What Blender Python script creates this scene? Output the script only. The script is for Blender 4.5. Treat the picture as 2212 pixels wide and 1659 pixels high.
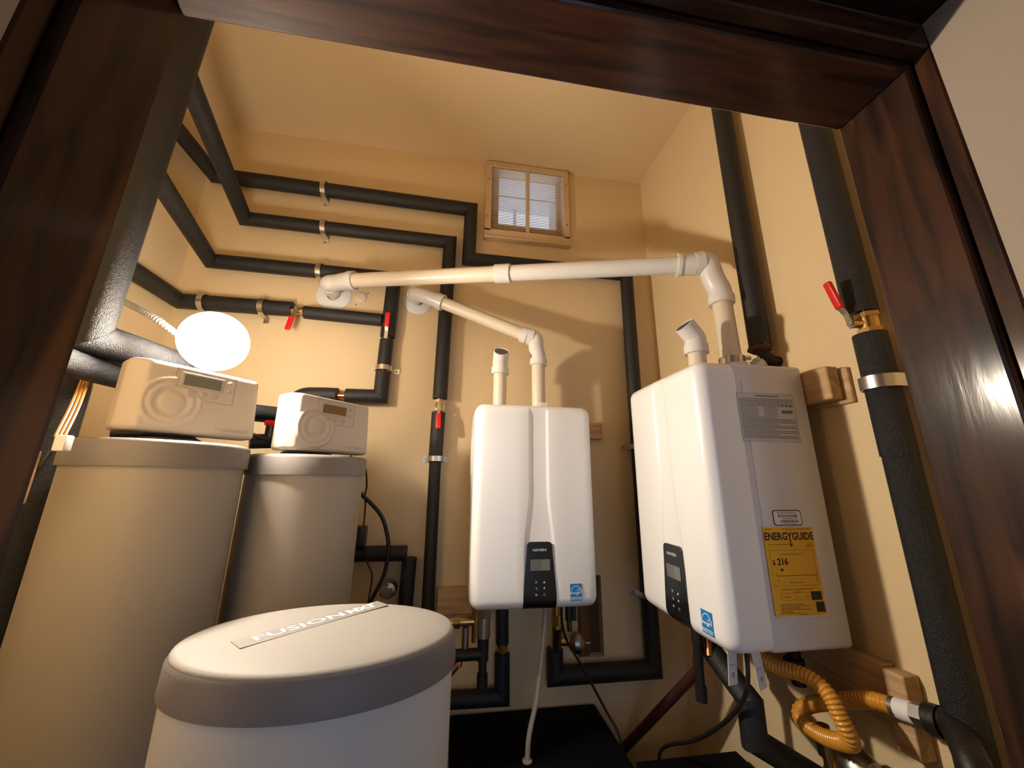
import bpy, bmesh, math, random
from mathutils import Vector, Matrix
random.seed(7)
sc = bpy.context.scene
for o in list(bpy.data.objects): bpy.data.objects.remove(o)
COL = sc.collection
HC = 1.25                      # camera height above the floor; all z below are measured from camera height

# ------------------------------------------------------------------ camera, world, exposure
cam_d = bpy.data.cameras.new('camera'); cam = bpy.data.objects.new('camera', cam_d); COL.objects.link(cam)
cam_d.sensor_fit = 'HORIZONTAL'; cam_d.sensor_width = 36.0; cam_d.lens = 801.3/2212*36; cam_d.clip_start = 0.01
cR = Vector((0.98778, -0.15556, 0.00938)); cU = Vector((-0.04808, -0.24693, 0.96784)); cF = Vector((0.14825, 0.95646, 0.25139))
M = Matrix.Identity(4)
for i in range(3): M[i][0] = cR[i]; M[i][1] = cU[i]; M[i][2] = -cF[i]
M.translation = Vector((0, 0, HC)); cam.matrix_world = M
sc.camera = cam
w = bpy.data.worlds.new('sky'); sc.world = w; w.use_nodes = True
bg = w.node_tree.nodes['Background']; bg.inputs[0].default_value = (0.62, 0.76, 1.04, 1); bg.inputs[1].default_value = 1.1
vs = sc.view_settings
vs.view_transform = 'Standard'; vs.look = 'None'; vs.gamma = 1.0; vs.exposure = 0.52; vs.use_curve_mapping = False
sc.cycles.max_bounces = 5; sc.cycles.diffuse_bounces = 4; sc.cycles.sample_clamp_indirect = 4.0; sc.cycles.adaptive_threshold = 0.02
BULB, SHADE = 1700.0, 66.0

# ------------------------------------------------------------------ materials
MATS = {}
def mat(name, col, rough=.5, metal=0., spec=.5, coat=0., bump=0., bscale=200., var=0., vscale=8., emit=None, estr=0., trans=0., bdist=.002):
    m = bpy.data.materials.new(name); m.use_nodes = True; nt = m.node_tree; b = nt.nodes['Principled BSDF']
    b.inputs['Base Color'].default_value = (*col, 1); b.inputs['Roughness'].default_value = rough
    b.inputs['Metallic'].default_value = metal; b.inputs['Specular IOR Level'].default_value = spec
    b.inputs['Coat Weight'].default_value = coat; b.inputs['Coat Roughness'].default_value = .08
    tc = nt.nodes.new('ShaderNodeTexCoord')
    if var > 0:
        n = nt.nodes.new('ShaderNodeTexNoise'); n.inputs['Scale'].default_value = vscale; n.inputs['Detail'].default_value = 4
        nt.links.new(tc.outputs['Object'], n.inputs['Vector'])
        mx = nt.nodes.new('ShaderNodeMix'); mx.data_type = 'RGBA'
        mx.inputs[6].default_value = (*[c*(1-var) for c in col], 1); mx.inputs[7].default_value = (*[min(1, c*(1+var)) for c in col], 1)
        nt.links.new(n.outputs['Fac'], mx.inputs[0]); nt.links.new(mx.outputs[2], b.inputs['Base Color'])
    if bump > 0:
        n2 = nt.nodes.new('ShaderNodeTexNoise'); n2.inputs['Scale'].default_value = bscale; n2.inputs['Detail'].default_value = 3
        nt.links.new(tc.outputs['Object'], n2.inputs['Vector'])
        bp = nt.nodes.new('ShaderNodeBump'); bp.inputs['Strength'].default_value = bump; bp.inputs['Distance'].default_value = bdist
        nt.links.new(n2.outputs['Fac'], bp.inputs['Height']); nt.links.new(bp.outputs[0], b.inputs['Normal'])
    if emit: b.inputs['Emission Color'].default_value = (*emit, 1); b.inputs['Emission Strength'].default_value = estr
    if trans: b.inputs['Transmission Weight'].default_value = trans
    MATS[name] = m; return m
def wood_mat(name, dark, light, scale=(1, 1, 1), rough=.25, coat=.6, knots=None, contrast=(.35, .7)):
    m = bpy.data.materials.new(name); m.use_nodes = True; nt = m.node_tree; b = nt.nodes['Principled BSDF']
    tc = nt.nodes.new('ShaderNodeTexCoord'); mp = nt.nodes.new('ShaderNodeMapping'); mp.inputs['Scale'].default_value = scale
    nt.links.new(tc.outputs['Object'], mp.inputs['Vector'])
    n = nt.nodes.new('ShaderNodeTexNoise'); n.inputs['Scale'].default_value = 6; n.inputs['Detail'].default_value = 8; n.inputs['Distortion'].default_value = .6
    nt.links.new(mp.outputs[0], n.inputs['Vector'])
    r = nt.nodes.new('ShaderNodeValToRGB'); r.color_ramp.elements[0].position = contrast[0]; r.color_ramp.elements[1].position = contrast[1]
    r.color_ramp.elements[0].color = (*dark, 1); r.color_ramp.elements[1].color = (*light, 1)
    nt.links.new(n.outputs['Fac'], r.inputs[0]); out = r.outputs[0]
    if knots:
        k = nt.nodes.new('ShaderNodeTexNoise'); k.inputs['Scale'].default_value = 2.2; k.inputs['Detail'].default_value = 1
        nt.links.new(mp.outputs[0], k.inputs['Vector'])
        kr = nt.nodes.new('ShaderNodeValToRGB'); kr.color_ramp.elements[0].position = .60; kr.color_ramp.elements[1].position = .66
        nt.links.new(k.outputs['Fac'], kr.inputs[0])
        mx = nt.nodes.new('ShaderNodeMix'); mx.data_type = 'RGBA'; mx.inputs[7].default_value = (*knots, 1)
        nt.links.new(kr.outputs[0], mx.inputs[0]); nt.links.new(out, mx.inputs[6]); out = mx.outputs[2]
    nt.links.new(out, b.inputs['Base Color'])
    b.inputs['Roughness'].default_value = max(rough, .55); b.inputs['Specular IOR Level'].default_value = .12
    b.inputs['Coat Weight'].default_value = coat; b.inputs['Coat Roughness'].default_value = .15; b.inputs['Coat IOR'].default_value = 1.4
    bp = nt.nodes.new('ShaderNodeBump'); bp.inputs['Strength'].default_value = .35; bp.inputs['Distance'].default_value = .001
    nt.links.new(n.outputs['Fac'], bp.inputs['Height']); nt.links.new(bp.outputs[0], b.inputs['Normal'])
    nt.links.new(bp.outputs[0], b.inputs['Coat Normal'])
    MATS[name] = m; return m
mat('wall', (.70, .535, .315), .75, var=.05, vscale=3, bump=.25, bscale=120)
mat('ceiling', (.68, .525, .325), .85, var=.03, bump=.3, bscale=150)
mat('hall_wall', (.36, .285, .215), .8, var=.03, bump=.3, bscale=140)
mat('concrete', (.20, .18, .15), .9, var=.2, bump=.4, bscale=60)
wood_mat('dark_wood_v', (.010, .0035, .002), (.052, .018, .007), (6, 6, .7), rough=.25, coat=.35, knots=(.125, .048, .014))
wood_mat('dark_wood_h', (.012, .0035, .002), (.050, .016, .007), (.7, 8, 8), rough=.25, coat=.6)
wood_mat('dark_ceiling_wood', (.006, .002, .0015), (.016, .006, .004), (.7, 6, 6), rough=.45, coat=.1)
wood_mat('pine', (.42, .25, .12), (.62, .43, .25), (1, 8, 8), rough=.7, coat=0)
wood_mat('pine_y', (.42, .25, .12), (.62, .43, .25), (8, 1, 8), rough=.7, coat=0)
wood_mat('old_stud', (.10, .045, .015), (.22, .11, .04), (8, 8, 1), rough=.8, coat=0)
mat('foam', (.010, .010, .011), .55, spec=.5, bump=.9, bscale=260, var=.3, vscale=30)
mat('foam_coarse', (.008, .008, .010), .45, spec=.45, bdist=.003, bump=1.0, bscale=480, var=.3, vscale=30)
mat('brass', (.55, .36, .14), .3, metal=1, bump=.2, bscale=80)
mat('copper', (.55, .23, .11), .32, metal=1, var=.25, vscale=12)
mat('dull_copper', (.10, .035, .025), .5, metal=.6, var=.3, vscale=12)
mat('steel', (.62, .60, .57), .3, metal=1)
mat('dull_steel', (.35, .33, .30), .38, metal=1, bump=.2, bscale=60)
mat('iron', (.025, .020, .018), .5, metal=.5, bump=.5, bscale=90)
mat('red_vinyl', (.62, .012, .012), .35)
mat('white_print', (.75, .72, .70), .6)
mat('pvc', (.68, .58, .46), .35, var=.03)
mat('pvc_white', (.68, .65, .61), .32, var=.03)
mat('flange', (.72, .72, .72), .45)
mat('red_print', (.75, .22, .15), .6); mat('grey_print', (.16, .15, .15), .6)
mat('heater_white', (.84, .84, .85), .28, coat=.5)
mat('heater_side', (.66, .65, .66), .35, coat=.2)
mat('panel_black', (.006, .006, .006), .18, coat=.3)
mat('lcd', (.13, .13, .12), .25); mat('lcd_light', (.17, .17, .155), .25)
mat('star_blue', (.012, .19, .52), .4); mat('star_white', (.8, .85, .9), .5)
mat('energy_yellow', (.78, .42, .025), .5); mat('ink', (.012, .010, .008), .6); mat('ink_brown', (.16, .085, .02), .6)
mat('label_grey', (.58, .57, .58), .5); mat('label_white', (.78, .76, .76), .5)
mat('softener', (.30, .265, .23), .5, bump=.12, bscale=350)
mat('brine_body', (.52, .51, .50), .5, bump=.12, bscale=350)
mat('softener_head', (.50, .44, .38), .42, bump=.08, bscale=400)
mat('softener_cap', (.17, .155, .15), .5, bump=.15, bscale=300)
mat('brine_lid', (.25, .235, .222), .65, bump=.2, bscale=350)
mat('brine_rim', (.16, .148, .155), .5, bump=.2, bscale=300)
mat('lid_label', (.215, .20, .19), .6)
mat('button_grey', (.40, .36, .32), .4); mat('line_grey', (.30, .26, .22), .5)
mat('black_plastic', (.012, .012, .013), .4); mat('cable', (.012, .010, .009), .4)
mat('rubber_black', (.003, .003, .005), .8, spec=.08)
mat('hose_yellow', (.60, .27, .025), .35, coat=.3)
mat('tube_clear', (.42, .38, .33), .35)
mat('amber_wire', (.55, .26, .06), .3, coat=.3)
mat('conduit', (.62, .62, .60), .35, metal=.5)
mat('lamp_shade', (.85, .84, .80), .5, emit=(1.0, .88, .72), estr=SHADE)
mat('bulb', (.9, .9, .85), .3, emit=(1.0, .87, .70), estr=BULB)
mat('bulb_ring', (.70, .60, .30), .4)
mat('grille', (.60, .44, .27), .6); mat('reveal', (.45, .26, .10), .7)
mat('outdoor_white', (.72, .70, .70), .8, var=.08, vscale=10); mat('putty', (.78, .76, .72), .7, bump=1, bscale=60)
mat('dark_brown', (.10, .045, .02), .9, bump=1, bscale=40)

# ------------------------------------------------------------------ builders
ROOT = {}
def thing(name, label, cat, loc, group=None, kind=None):
    o = bpy.data.objects.new(name, None); COL.objects.link(o); o.empty_display_size = .05
    o.location = (loc[0], loc[1], loc[2]+HC); o['label'] = label
    if cat: o['category'] = cat
    if group: o['group'] = group
    if kind: o['kind'] = kind
    ROOT[o.name] = Vector(o.location); return o
def obj(name, bm, m, parent=None, smooth=True, label=None, angle=35, loc=None):
    """bm is in room coordinates with z from camera height; parts share the origin of their thing."""
    bmesh.ops.recalc_face_normals(bm, faces=bm.faces)
    off = ROOT[parent.name] if parent else (Vector((loc[0], loc[1], loc[2]+HC)) if loc else Vector((0, 0, 0)))
    bmesh.ops.translate(bm, verts=bm.verts, vec=Vector((0, 0, HC))-off)
    me = bpy.data.meshes.new(name); 
    for f in bm.faces: f.smooth = smooth
    if smooth:
        lim = math.radians(angle)
        for e in bm.edges:
            if len(e.link_faces) == 2 and e.calc_face_angle(0) > lim: e.smooth = False
    bm.to_mesh(me); bm.free(); me.materials.append(MATS[m])
    o = bpy.data.objects.new(name, me); COL.objects.link(o)
    if parent: o.parent = parent
    else: o.location = off
    ROOT[o.name] = off
    if label: o['label'] = label
    return o
def tag(o, label=None, cat=None, group=None, kind=None):
    if label: o['label'] = label
    if cat: o['category'] = cat
    if group: o['group'] = group
    if kind: o['kind'] = kind
    return o
def NB(): return bmesh.new()
def box(bm, x0, x1, y0, y1, z0, z1, bev=0., seg=2, mtx=None):
    r = bmesh.ops.create_cube(bm, size=1)['verts']
    for v in r: v.co = Vector((x0+(v.co.x+.5)*(x1-x0), y0+(v.co.y+.5)*(y1-y0), z0+(v.co.z+.5)*(z1-z0)))
    if bev > 0:
        es = {e for v in r for e in v.link_edges}
        g = bmesh.ops.bevel(bm, geom=list(es), offset=bev, segments=seg, affect='EDGES', profile=.5)
        r = list({v for f in g['faces'] for v in f.verts} | {v for v in r if v.is_valid})
    if mtx is not None:
        for v in r: v.co = mtx @ v.co
    return r
def frame(o, x, z):
    """matrix with local X along x, local Z along z (made square)."""
    x = Vector(x).normalized(); z = Vector(z); z = (z-x*z.dot(x)).normalized(); y = z.cross(x)
    m = Matrix.Identity(4)
    for i in range(3): m[i][0] = x[i]; m[i][1] = y[i]; m[i][2] = z[i]
    m.translation = Vector(o); return m
def axis_frame(o, d):
    d = Vector(d).normalized(); a = Vector((0, 0, 1)) if abs(d.z) < .9 else Vector((1, 0, 0))
    x = a.cross(d).normalized(); y = d.cross(x); m = Matrix.Identity(4)
    for i in range(3): m[i][0] = x[i]; m[i][1] = y[i]; m[i][2] = d[i]
    m.translation = Vector(o); return m
def lathe(bm, prof, mtx, seg=24, close=True):
    """prof: (r, z) list turned about local Z."""
    rings = []
    for r, z in prof:
        if r < 1e-6: rings.append([bm.verts.new(mtx @ Vector((0, 0, z)))])
        else: rings.append([bm.verts.new(mtx @ Vector((r*math.cos(2*math.pi*i/seg), r*math.sin(2*math.pi*i/seg), z))) for i in range(seg)])
    for a, b in zip(rings, rings[1:]):
        for i in range(seg):
            j = (i+1) % seg
            if len(a) == 1 and len(b) == 1: continue
            if len(a) == 1: bm.faces.new((a[0], b[i], b[j]))
            elif len(b) == 1: bm.faces.new((a[i], a[j], b[0]))
            else: bm.faces.new((a[i], a[j], b[j], b[i]))
    if close:
        for r in (rings[0], rings[-1]):
            if len(r) > 2: bm.faces.new(r)
def cyl(bm, p0, p1, r, seg=20, r1=None):
    p0, p1 = Vector(p0), Vector(p1); r1 = r if r1 is None else r1
    lathe(bm, [(r, 0), (r1, (p1-p0).length)], axis_frame(p0, p1-p0), seg)
def hexnut(bm, p0, p1, r): cyl(bm, p0, p1, r, 6)
def tube(bm, pts, r, seg=12, cap=True, rfun=None):
    pts = [Vector(p) for p in pts]; n = len(pts); rings = []
    t = [(pts[min(i+1, n-1)]-pts[max(i-1, 0)]).normalized() for i in range(n)]
    m = axis_frame(pts[0], t[0]); x = Vector((m[0][0], m[1][0], m[2][0]))
    for i in range(n):
        x = (x-t[i]*x.dot(t[i])).normalized(); y = t[i].cross(x); rr = rfun(i) if rfun else r
        rings.append([bm.verts.new(pts[i]+rr*(math.cos(2*math.pi*k/seg)*x+math.sin(2*math.pi*k/seg)*y)) for k in range(seg)])
    for a, b in zip(rings, rings[1:]):
        for k in range(seg): j = (k+1) % seg; bm.faces.new((a[k], a[j], b[j], b[k]))
    if cap: bm.faces.new(rings[0]); bm.faces.new(rings[-1])
def smooth(pts, n=8):
    P = [Vector(p) for p in pts]; P = [2*P[0]-P[1]]+P+[2*P[-1]-P[-2]]; out = []
    for i in range(1, len(P)-2):
        for k in range(n):
            t = k/n; a, b, c, d = P[i-1:i+3]
            out.append(.5*((2*b)+(c-a)*t+(2*a-5*b+4*c-d)*t*t+(3*b-a-3*c+d)*t**3))
    out.append(P[-2]); return out
def resample(pts, step):
    out = [pts[0].copy()]; acc = 0
    for a, b in zip(pts, pts[1:]):
        L = (b-a).length; s = step-acc
        while s <= L: out.append(a.lerp(b, s/L)); s += step
        acc = (acc+L) % step
    return out
def sleeves(parent, pts, r, m='foam', seg=20, name='foam_sleeve', gaps=()):
    """one mitred foam sleeve per straight stretch; gaps = {segment: [(t0,t1),...]} are left bare"""
    P = [Vector(p) for p in pts]; res = []
    for i in range(len(P)-1):
        d = (P[i+1]-P[i]).normalized(); L = (P[i+1]-P[i]).length
        n0 = (d+(P[i]-P[i-1]).normalized()).normalized() if i > 0 else d
        n1 = (d+(P[i+2]-P[i+1]).normalized()).normalized() if i < len(P)-2 else d
        cuts = [(0, n0)]; g = dict(gaps).get(i, [])
        spans = []; s = 0; sn = n0
        for t0, t1 in g: spans.append((s, sn, t0, d)); s, sn = t1, d
        spans.append((s, sn, 1, n1))
        fr = axis_frame(P[i], d); ex = Vector((fr[0][0], fr[1][0], fr[2][0])); ey = Vector((fr[0][1], fr[1][1], fr[2][1]))
        for t0, na, t1, nb in spans:
            bm = NB(); rr = r*random.uniform(.96, 1.03); ra, rb = [], []
            for k in range(seg):
                o = rr*(math.cos(2*math.pi*k/seg)*ex+math.sin(2*math.pi*k/seg)*ey)
                for (tt, nn, ring) in ((t0, na, ra), (t1, nb, rb)):
                    c = P[i]+d*(L*tt); u = -(o.dot(nn))/d.dot(nn); ring.append(bm.verts.new(c+o+d*u))
            for k in range(seg): j = (k+1) % seg; bm.faces.new((ra[k], ra[j], rb[j], rb[k]))
            bm.faces.new(ra); bm.faces.new(rb)
            res.append(obj(name, bm, m, parent))
    return res
def strap(parent, c, ax, nrm, r, wall, wd=.022, ears=(.03, .03), m='steel'):
    """a bent metal strap over a pipe: c centre, ax pipe axis, nrm out of the wall, wall = distance centre to wall"""
    n = Vector(nrm).normalized(); a = Vector(ax).normalized(); u = a.cross(n).normalized(); c = Vector(c)
    r2 = r+.003; pr = []
    if ears[0] > 0: pr.append((-r2-ears[0], -wall+.003))
    pr.append((-r2, -wall+.003))
    for k in range(13): th = math.pi-math.pi*k/12; pr.append((r2*math.cos(th), r2*math.sin(th)))
    pr.append((r2, -wall+.003))
    if ears[1] > 0: pr.append((r2+ears[1], -wall+.003))
    bm = NB(); rows = []
    for j, (pu, pn) in enumerate(pr):
        q = Vector((pu, pn)); qa = Vector(pr[max(0, j-1)]); qb = Vector(pr[min(len(pr)-1, j+1)])
        t = (qb-qa).normalized(); nn = Vector((-t.y, t.x))*.003
        row = []
        for (qq) in (q, q+nn):
            for s in (-1, 1): row.append(bm.verts.new(c+u*qq.x+n*qq.y+a*(s*wd/2)))
        rows.append(row)
    for A, B in zip(rows, rows[1:]):
        for i, j in ((0, 1), (1, 3), (3, 2), (2, 0)): bm.faces.new((A[i], A[j], B[j], B[i]))
    bm.faces.new((rows[0][0], rows[0][1], rows[0][3], rows[0][2])); bm.faces.new((rows[-1][0], rows[-1][1], rows[-1][3], rows[-1][2]))
    s_ = obj('pipe_strap', bm, m, parent, angle=50)
    for k, e in enumerate(ears):
        if e > 0:
            sg = -1 if k == 0 else 1; p = c+u*sg*(r2+e*.6)+n*(-wall+.006)
            b2 = NB(); lathe(b2, [(.005, 0), (.004, .002), (0, .0025)], axis_frame(p, n), 10); obj('screw', b2, 'dull_steel', s_)
    return s_
def ball_valve(parent, c, ax, lever, out, r=.018, length=.05, hl=.075, m='brass'):
    """c centre, ax pipe axis, lever = direction of the handle, out = direction the stem points"""
    c = Vector(c); a = Vector(ax).normalized(); lv = Vector(lever).normalized(); ou = Vector(out).normalized()
    bm = NB(); cyl(bm, c-a*length*.5, c+a*length*.5, r, 18); hexnut(bm, c-a*length*.5, c-a*length*.28, r*1.25); hexnut(bm, c+a*length*.28, c+a*length*.5, r*1.25)
    cyl(bm, c, c+ou*r*1.9, r*.5, 12)
    v = obj('ball_valve', bm, m, parent)
    h0 = c+ou*r*1.9; sd = ou.cross(lv).normalized()
    bm = NB(); f = Matrix.Identity(4)
    for i in range(3): f[i][0] = lv[i]; f[i][1] = sd[i]; f[i][2] = ou[i]
    f.translation = h0
    box(bm, -.010, .03, -.008, .008, 0, .003, .001, 1, f); hexnut(bm, h0, h0+ou*.007, .006)
    f2 = f.copy(); f2.translation = h0+lv*.028
    box(bm, 0, .02, -.007, .007, 0, .003, 0, 1, f2 @ Matrix.Rotation(-.35, 4, 'Y'))
    obj('lever', bm, 'steel', v)
    bm = NB(); f3 = f.copy(); f3.translation = h0+lv*.042+ou*.006
    box(bm, 0, hl, -.011, .011, -.005, .006, .005, 3, f3)
    g = obj('handle_grip', bm, 'red_vinyl', v, label='red vinyl lever grip')
    return v
def text_bm(body, size, ext=.0003, off=0., sx=1., shear=0., align='CENTER', spacing=1.):
    cu = bpy.data.curves.new('t', 'FONT'); cu.body = body; cu.size = size; cu.extrude = ext; cu.offset = off; cu.shear = shear
    cu.align_x = align; cu.align_y = 'CENTER'; cu.resolution_u = 2; cu.space_character = spacing
    o = bpy.data.objects.new('t', cu); COL.objects.link(o); bpy.context.view_layer.update()
    dg = bpy.context.evaluated_depsgraph_get(); me = bpy.data.meshes.new_from_object(o.evaluated_get(dg))
    bm = NB(); bm.from_mesh(me); bpy.data.objects.remove(o); bpy.data.curves.remove(cu); bpy.data.meshes.remove(me)
    for v in bm.verts: v.co.x *= sx
    return bm
def place(bm, mtx):
    for v in bm.verts: v.co = mtx @ v.co
    return bm
def plate(bm, mtx, x0, x1, y0, y1, z0, z1): box(bm, x0, x1, y0, y1, z0, z1, 0, 1, mtx)
def fineprint(bm, mtx, x0, x1, y, h, z, rnd, wmin=.003, wmax=.009, gap=.0015):
    x = x0
    while x < x1:
        ww = rnd.uniform(wmin, wmax); e = min(x1, x+ww)
        vs_ = [bm.verts.new(mtx @ Vector(p)) for p in ((x, y-h/2, z), (e, y-h/2, z), (e, y+h/2, z), (x, y+h/2, z))]
        bm.faces.new(vs_); x = e+gap
def pipeprint(parent, p0, p1, r, ang, m, name='printed_marking', h=.006, dens=.6):
    """small illegible factory print running along a pipe"""
    p0, p1 = Vector(p0), Vector(p1); L = (p1-p0).length; f = axis_frame(p0, p1-p0); bm = NB(); x = 0
    while x < L:
        ww = random.uniform(.003, .008)
        if random.random() < dens:
            q = []
            for s, a in ((x, -h/2/r), (x+ww, -h/2/r), (x+ww, h/2/r), (x, h/2/r)):
                q.append(bm.verts.new(f @ Vector((math.cos(ang+a)*(r+.0006), math.sin(ang+a)*(r+.0006), s))))
            bm.faces.new(q)
        x += ww+.0025
    o = obj(name, bm, m, parent); o['kind'] = 'stuff'; return o
def field(nu, nv, fn):
    """closed slab: fn(i,j)->front point, back made by the caller with skirts"""
    bm = NB(); g = [[bm.verts.new(fn(i, j)) for j in range(nv)] for i in range(nu)]
    for i in range(nu-1):
        for j in range(nv-1): bm.faces.new((g[i][j], g[i+1][j], g[i+1][j+1], g[i][j+1]))
    loop = [g[i][0] for i in range(nu)]+[g[nu-1][j] for j in range(1, nv)]+[g[i][nv-1] for i in range(nu-2, -1, -1)]+[g[0][j] for j in range(nv-2, 0, -1)]
    return bm, loop
def skirt(bm, loop, vec):
    nl = [bm.verts.new(v.co+Vector(vec)) for v in loop]
    for k in range(len(loop)): j = (k+1) % len(loop); bm.faces.new((loop[k], loop[j], nl[j], nl[k]))
    bm.faces.new(nl)
def sstep(a, b, x): t = max(0, min(1, (x-a)/(b-a))); return t*t*(3-2*t)
def rounded_pt(u, v, W, H, R, R2=None):
    """u,v in [-W/2,W/2]x[-H/2,H/2] -> clipped u,v and depth of a pillow-edged rectangle"""
    cu, cv = W/2-R, H/2-R; du = max(0, abs(u)-cu); dv = max(0, abs(v)-cv); q = math.hypot(du, dv)
    if q > R:
        s = R/q; u = math.copysign(cu+du*s, u) if du > 0 else u; v = math.copysign(cv+dv*s, v) if dv > 0 else v; q = R
    return u, v, R-math.sqrt(max(0, R*R-q*q))
def edge_samples(W, R, inner):
    e = [R*(1-math.cos(math.pi/2*k/7)) for k in range(8)]
    L = [-W/2+x for x in e]; Rr = [W/2-x for x in reversed(e)]
    mid = [s for s in inner if -W/2+R+.001 < s < W/2-R-.001]
    return L+mid+Rr

# ------------------------------------------------------------------ the setting
YW, XR, XL, ZC = 1.71, 1.03, -1.25, 1.728
ZF = -HC
def struct(name, boxes, m, bev=0.):
    bm = NB()
    for b in boxes: box(bm, *b, bev)
    o = obj(name, bm, m, None, smooth=False); o['kind'] = 'structure'; return o
struct('floor', [(-1.6, 1.4, -1.4, 1.9, ZF-.1, ZF)], 'concrete')
struct('ceiling', [(XL-.15, XR+.15, .36, YW+.045, ZC, ZC+.1)], 'ceiling')
WX0, WX1, WZ0, WZ1 = .140, .545, 1.288, 1.690
HX0, HX1, HZ0, HZ1 = .556, .668, -.712, -.40
struct('wall_back', [(XL-.15, WX0, YW, YW+.045, HZ1, ZC), (WX1, XR+.15, YW, YW+.045, HZ1, ZC), (WX0, WX1, YW, YW+.045, WZ1, ZC), (WX0, WX1, YW, YW+.045, HZ1, WZ0),
                     (XL-.15, HX0, YW, YW+.045, ZF, HZ1), (HX1, XR+.15, YW, YW+.045, ZF, HZ1), (HX0, HX1, YW, YW+.045, ZF, HZ0)], 'wall')
struct('wall_left', [(XL-.15, XL, .36, YW, ZF, ZC)], 'wall')
struct('wall_right', [(XR, XR+.15, .36, YW, ZF, ZC)], 'wall')
YB, YG, YF = .50, .381, .352
JR, JL, ZH = .757, -.456, .706
struct('wall_front', [(XL, JL-.045, YF+.005, YB-.008, ZF, ZC), (JR+.045, XR, YF+.005, YB-.008, ZF, ZC), (JL-.045, JR+.045, YF+.005, YB-.008, ZH+.075, ZC)], 'wall')
struct('wall_hall_right', [(JR+.014, JR+.16, -1.3, YF, ZF, ZH+.30)], 'hall_wall')
struct('wall_hall_left', [(JL-.16, JL-.014, -1.3, YF, ZF, ZH+.30)], 'hall_wall')
struct('unseen_hall_back', [(JL-.16, -.40, -1.45, -1.3, ZF, ZH+.3), (.70, JR+.16, -1.45, -1.3, ZF, ZH+.3), (-.40, .70, -1.45, -1.3, .60, ZH+.3), (-.40, .70, -1.45, -1.3, ZF, -1.1)], 'hall_wall')  # unseen wall added behind the camera; its opening limits the sky light
struct('ceiling_hall', [(JL-.013, JR+.013, -1.3, YF, ZH+.068, ZH+.12)], 'dark_ceiling_wood')
# dark stained door frame, each board a part
df = thing('door_1', 'dark stained glossy wooden door frame', None, (.15, .43, ZF), kind='structure')
def board(name, m, boxes):
    bm = NB()
    for b in boxes: box(bm, *b, .003, 1)
    return obj(name, bm, m, df, angle=25)
board('jamb', 'dark_wood_v', [(JR, JR+.044, YG, YB, ZF, ZH+.05)])
board('jamb', 'dark_wood_v', [(JL-.044, JL, YG, YB, ZF, ZH+.05)])
board('jamb_edge', 'dark_wood_v', [(JR+.012, JR+.044, YF, YG-.002, ZF, ZH+.066)])
board('jamb_edge', 'dark_wood_v', [(JL-.044, JL-.012, YF, YG-.002, ZF, ZH+.066)])
board('header', 'dark_wood_h', [(JL+.001, JR-.001, YG+.0, YB, ZH, ZH+.05)])
board('header_edge', 'dark_wood_h', [(JL-.012, JR+.012, YF, YG-.002, ZH+.016, ZH+.066)])

# wall hole with an old stud inside, below the far heater
bm = NB(); box(bm, HX0, HX0+.054, YW+.012, YW+.05, HZ0, HZ1); obj('stud', bm, 'old_stud', None, loc=(HX0+.02, YW+.05, HZ0))
st = bpy.data.objects['stud']; tag(st, 'rough brown stud inside the square wall hole under the far heater', 'stud')
bm = NB(); box(bm, HX0-.02, HX1+.02, YW+.051, YW+.06, HZ0-.05, HZ1+.05); box(bm, HX1+.001, HX1+.02, YW+.0455, YW+.051, HZ0-.05, HZ1+.05); box(bm, HX0-.02, HX1+.02, YW+.0455, YW+.051, HZ1+.001, HZ1+.03); box(bm, HX0-.02, HX1+.02, YW+.0455, YW+.051, HZ0-.03, HZ0-.001); o = obj('hole_light_stop_1', bm, 'dark_brown', None); o['kind'] = 'structure'  # dark sheet added behind the wall hole to keep outdoor light out

# window vent with louvres, high on the back wall
wn = thing('window_1', 'small square louvred vent window high on the back wall', None, (.34, YW, 1.24), kind='structure')
FX0, FX1, FZ0, FZ1 = .106, .575, 1.240, 1.722
bm = NB(); yo, yi = 1.686, 1.709; t = .034
for b in ((FX0, FX1, yo, yi, FZ1-t, FZ1), (FX0, FX1, yo, yi, FZ0, FZ0+t+.012), (FX0, FX0+t, yo, yi, FZ0+t, FZ1-t), (FX1-t, FX1, yo, yi, FZ0+t, FZ1-t)): box(bm, *b, .002, 1)
fr_ = obj('window_frame', bm, 'grille', wn, angle=25)
bm = NB(); box(bm, .331, .349, yo+.001, yi, FZ0+t, FZ1-t, .002, 1); obj('mullion', bm, 'grille', wn, angle=25)
bm = NB(); box(bm, FX0-.002, FX1+.002, yo-.012, yi, FZ0-.014, FZ0-.001, .003, 1); obj('window_sill', bm, 'grille', wn, angle=25)
for x, z in ((FX0+.016, 1.36), (FX0+.016, 1.60), (FX1-.016, 1.62), (FX1-.016, 1.36)):
    bm = NB(); lathe(bm, [(.006, 0), (.005, .002), (0, .003)], axis_frame((x, yo, z), (0, -1, 0)), 10); obj('screw', bm, 'dull_steel', fr_)
bm = NB(); nz = 40
for k in range(nz):
    z = FZ0+t+.012+(FZ1-t-FZ0-t-.012)*(k+.5)/nz
    for xa, xb in ((FX0+t, .331), (.349, FX1-t)):
        box(bm, xa, xb, -.0050, .0050, -.0006, .0006, 0, 1, Matrix.Translation((0, 1.699, z)) @ Matrix.Rotation(math.radians(19), 4, 'X'))
o = obj('louvre_slats', bm, 'grille', wn, smooth=False); o['kind'] = 'stuff'
bm = NB(); ya, yb = YW+.046, YW+.062; ox0, ox1, oz0, oz1 = .186, .520, 1.372, 1.694
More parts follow.
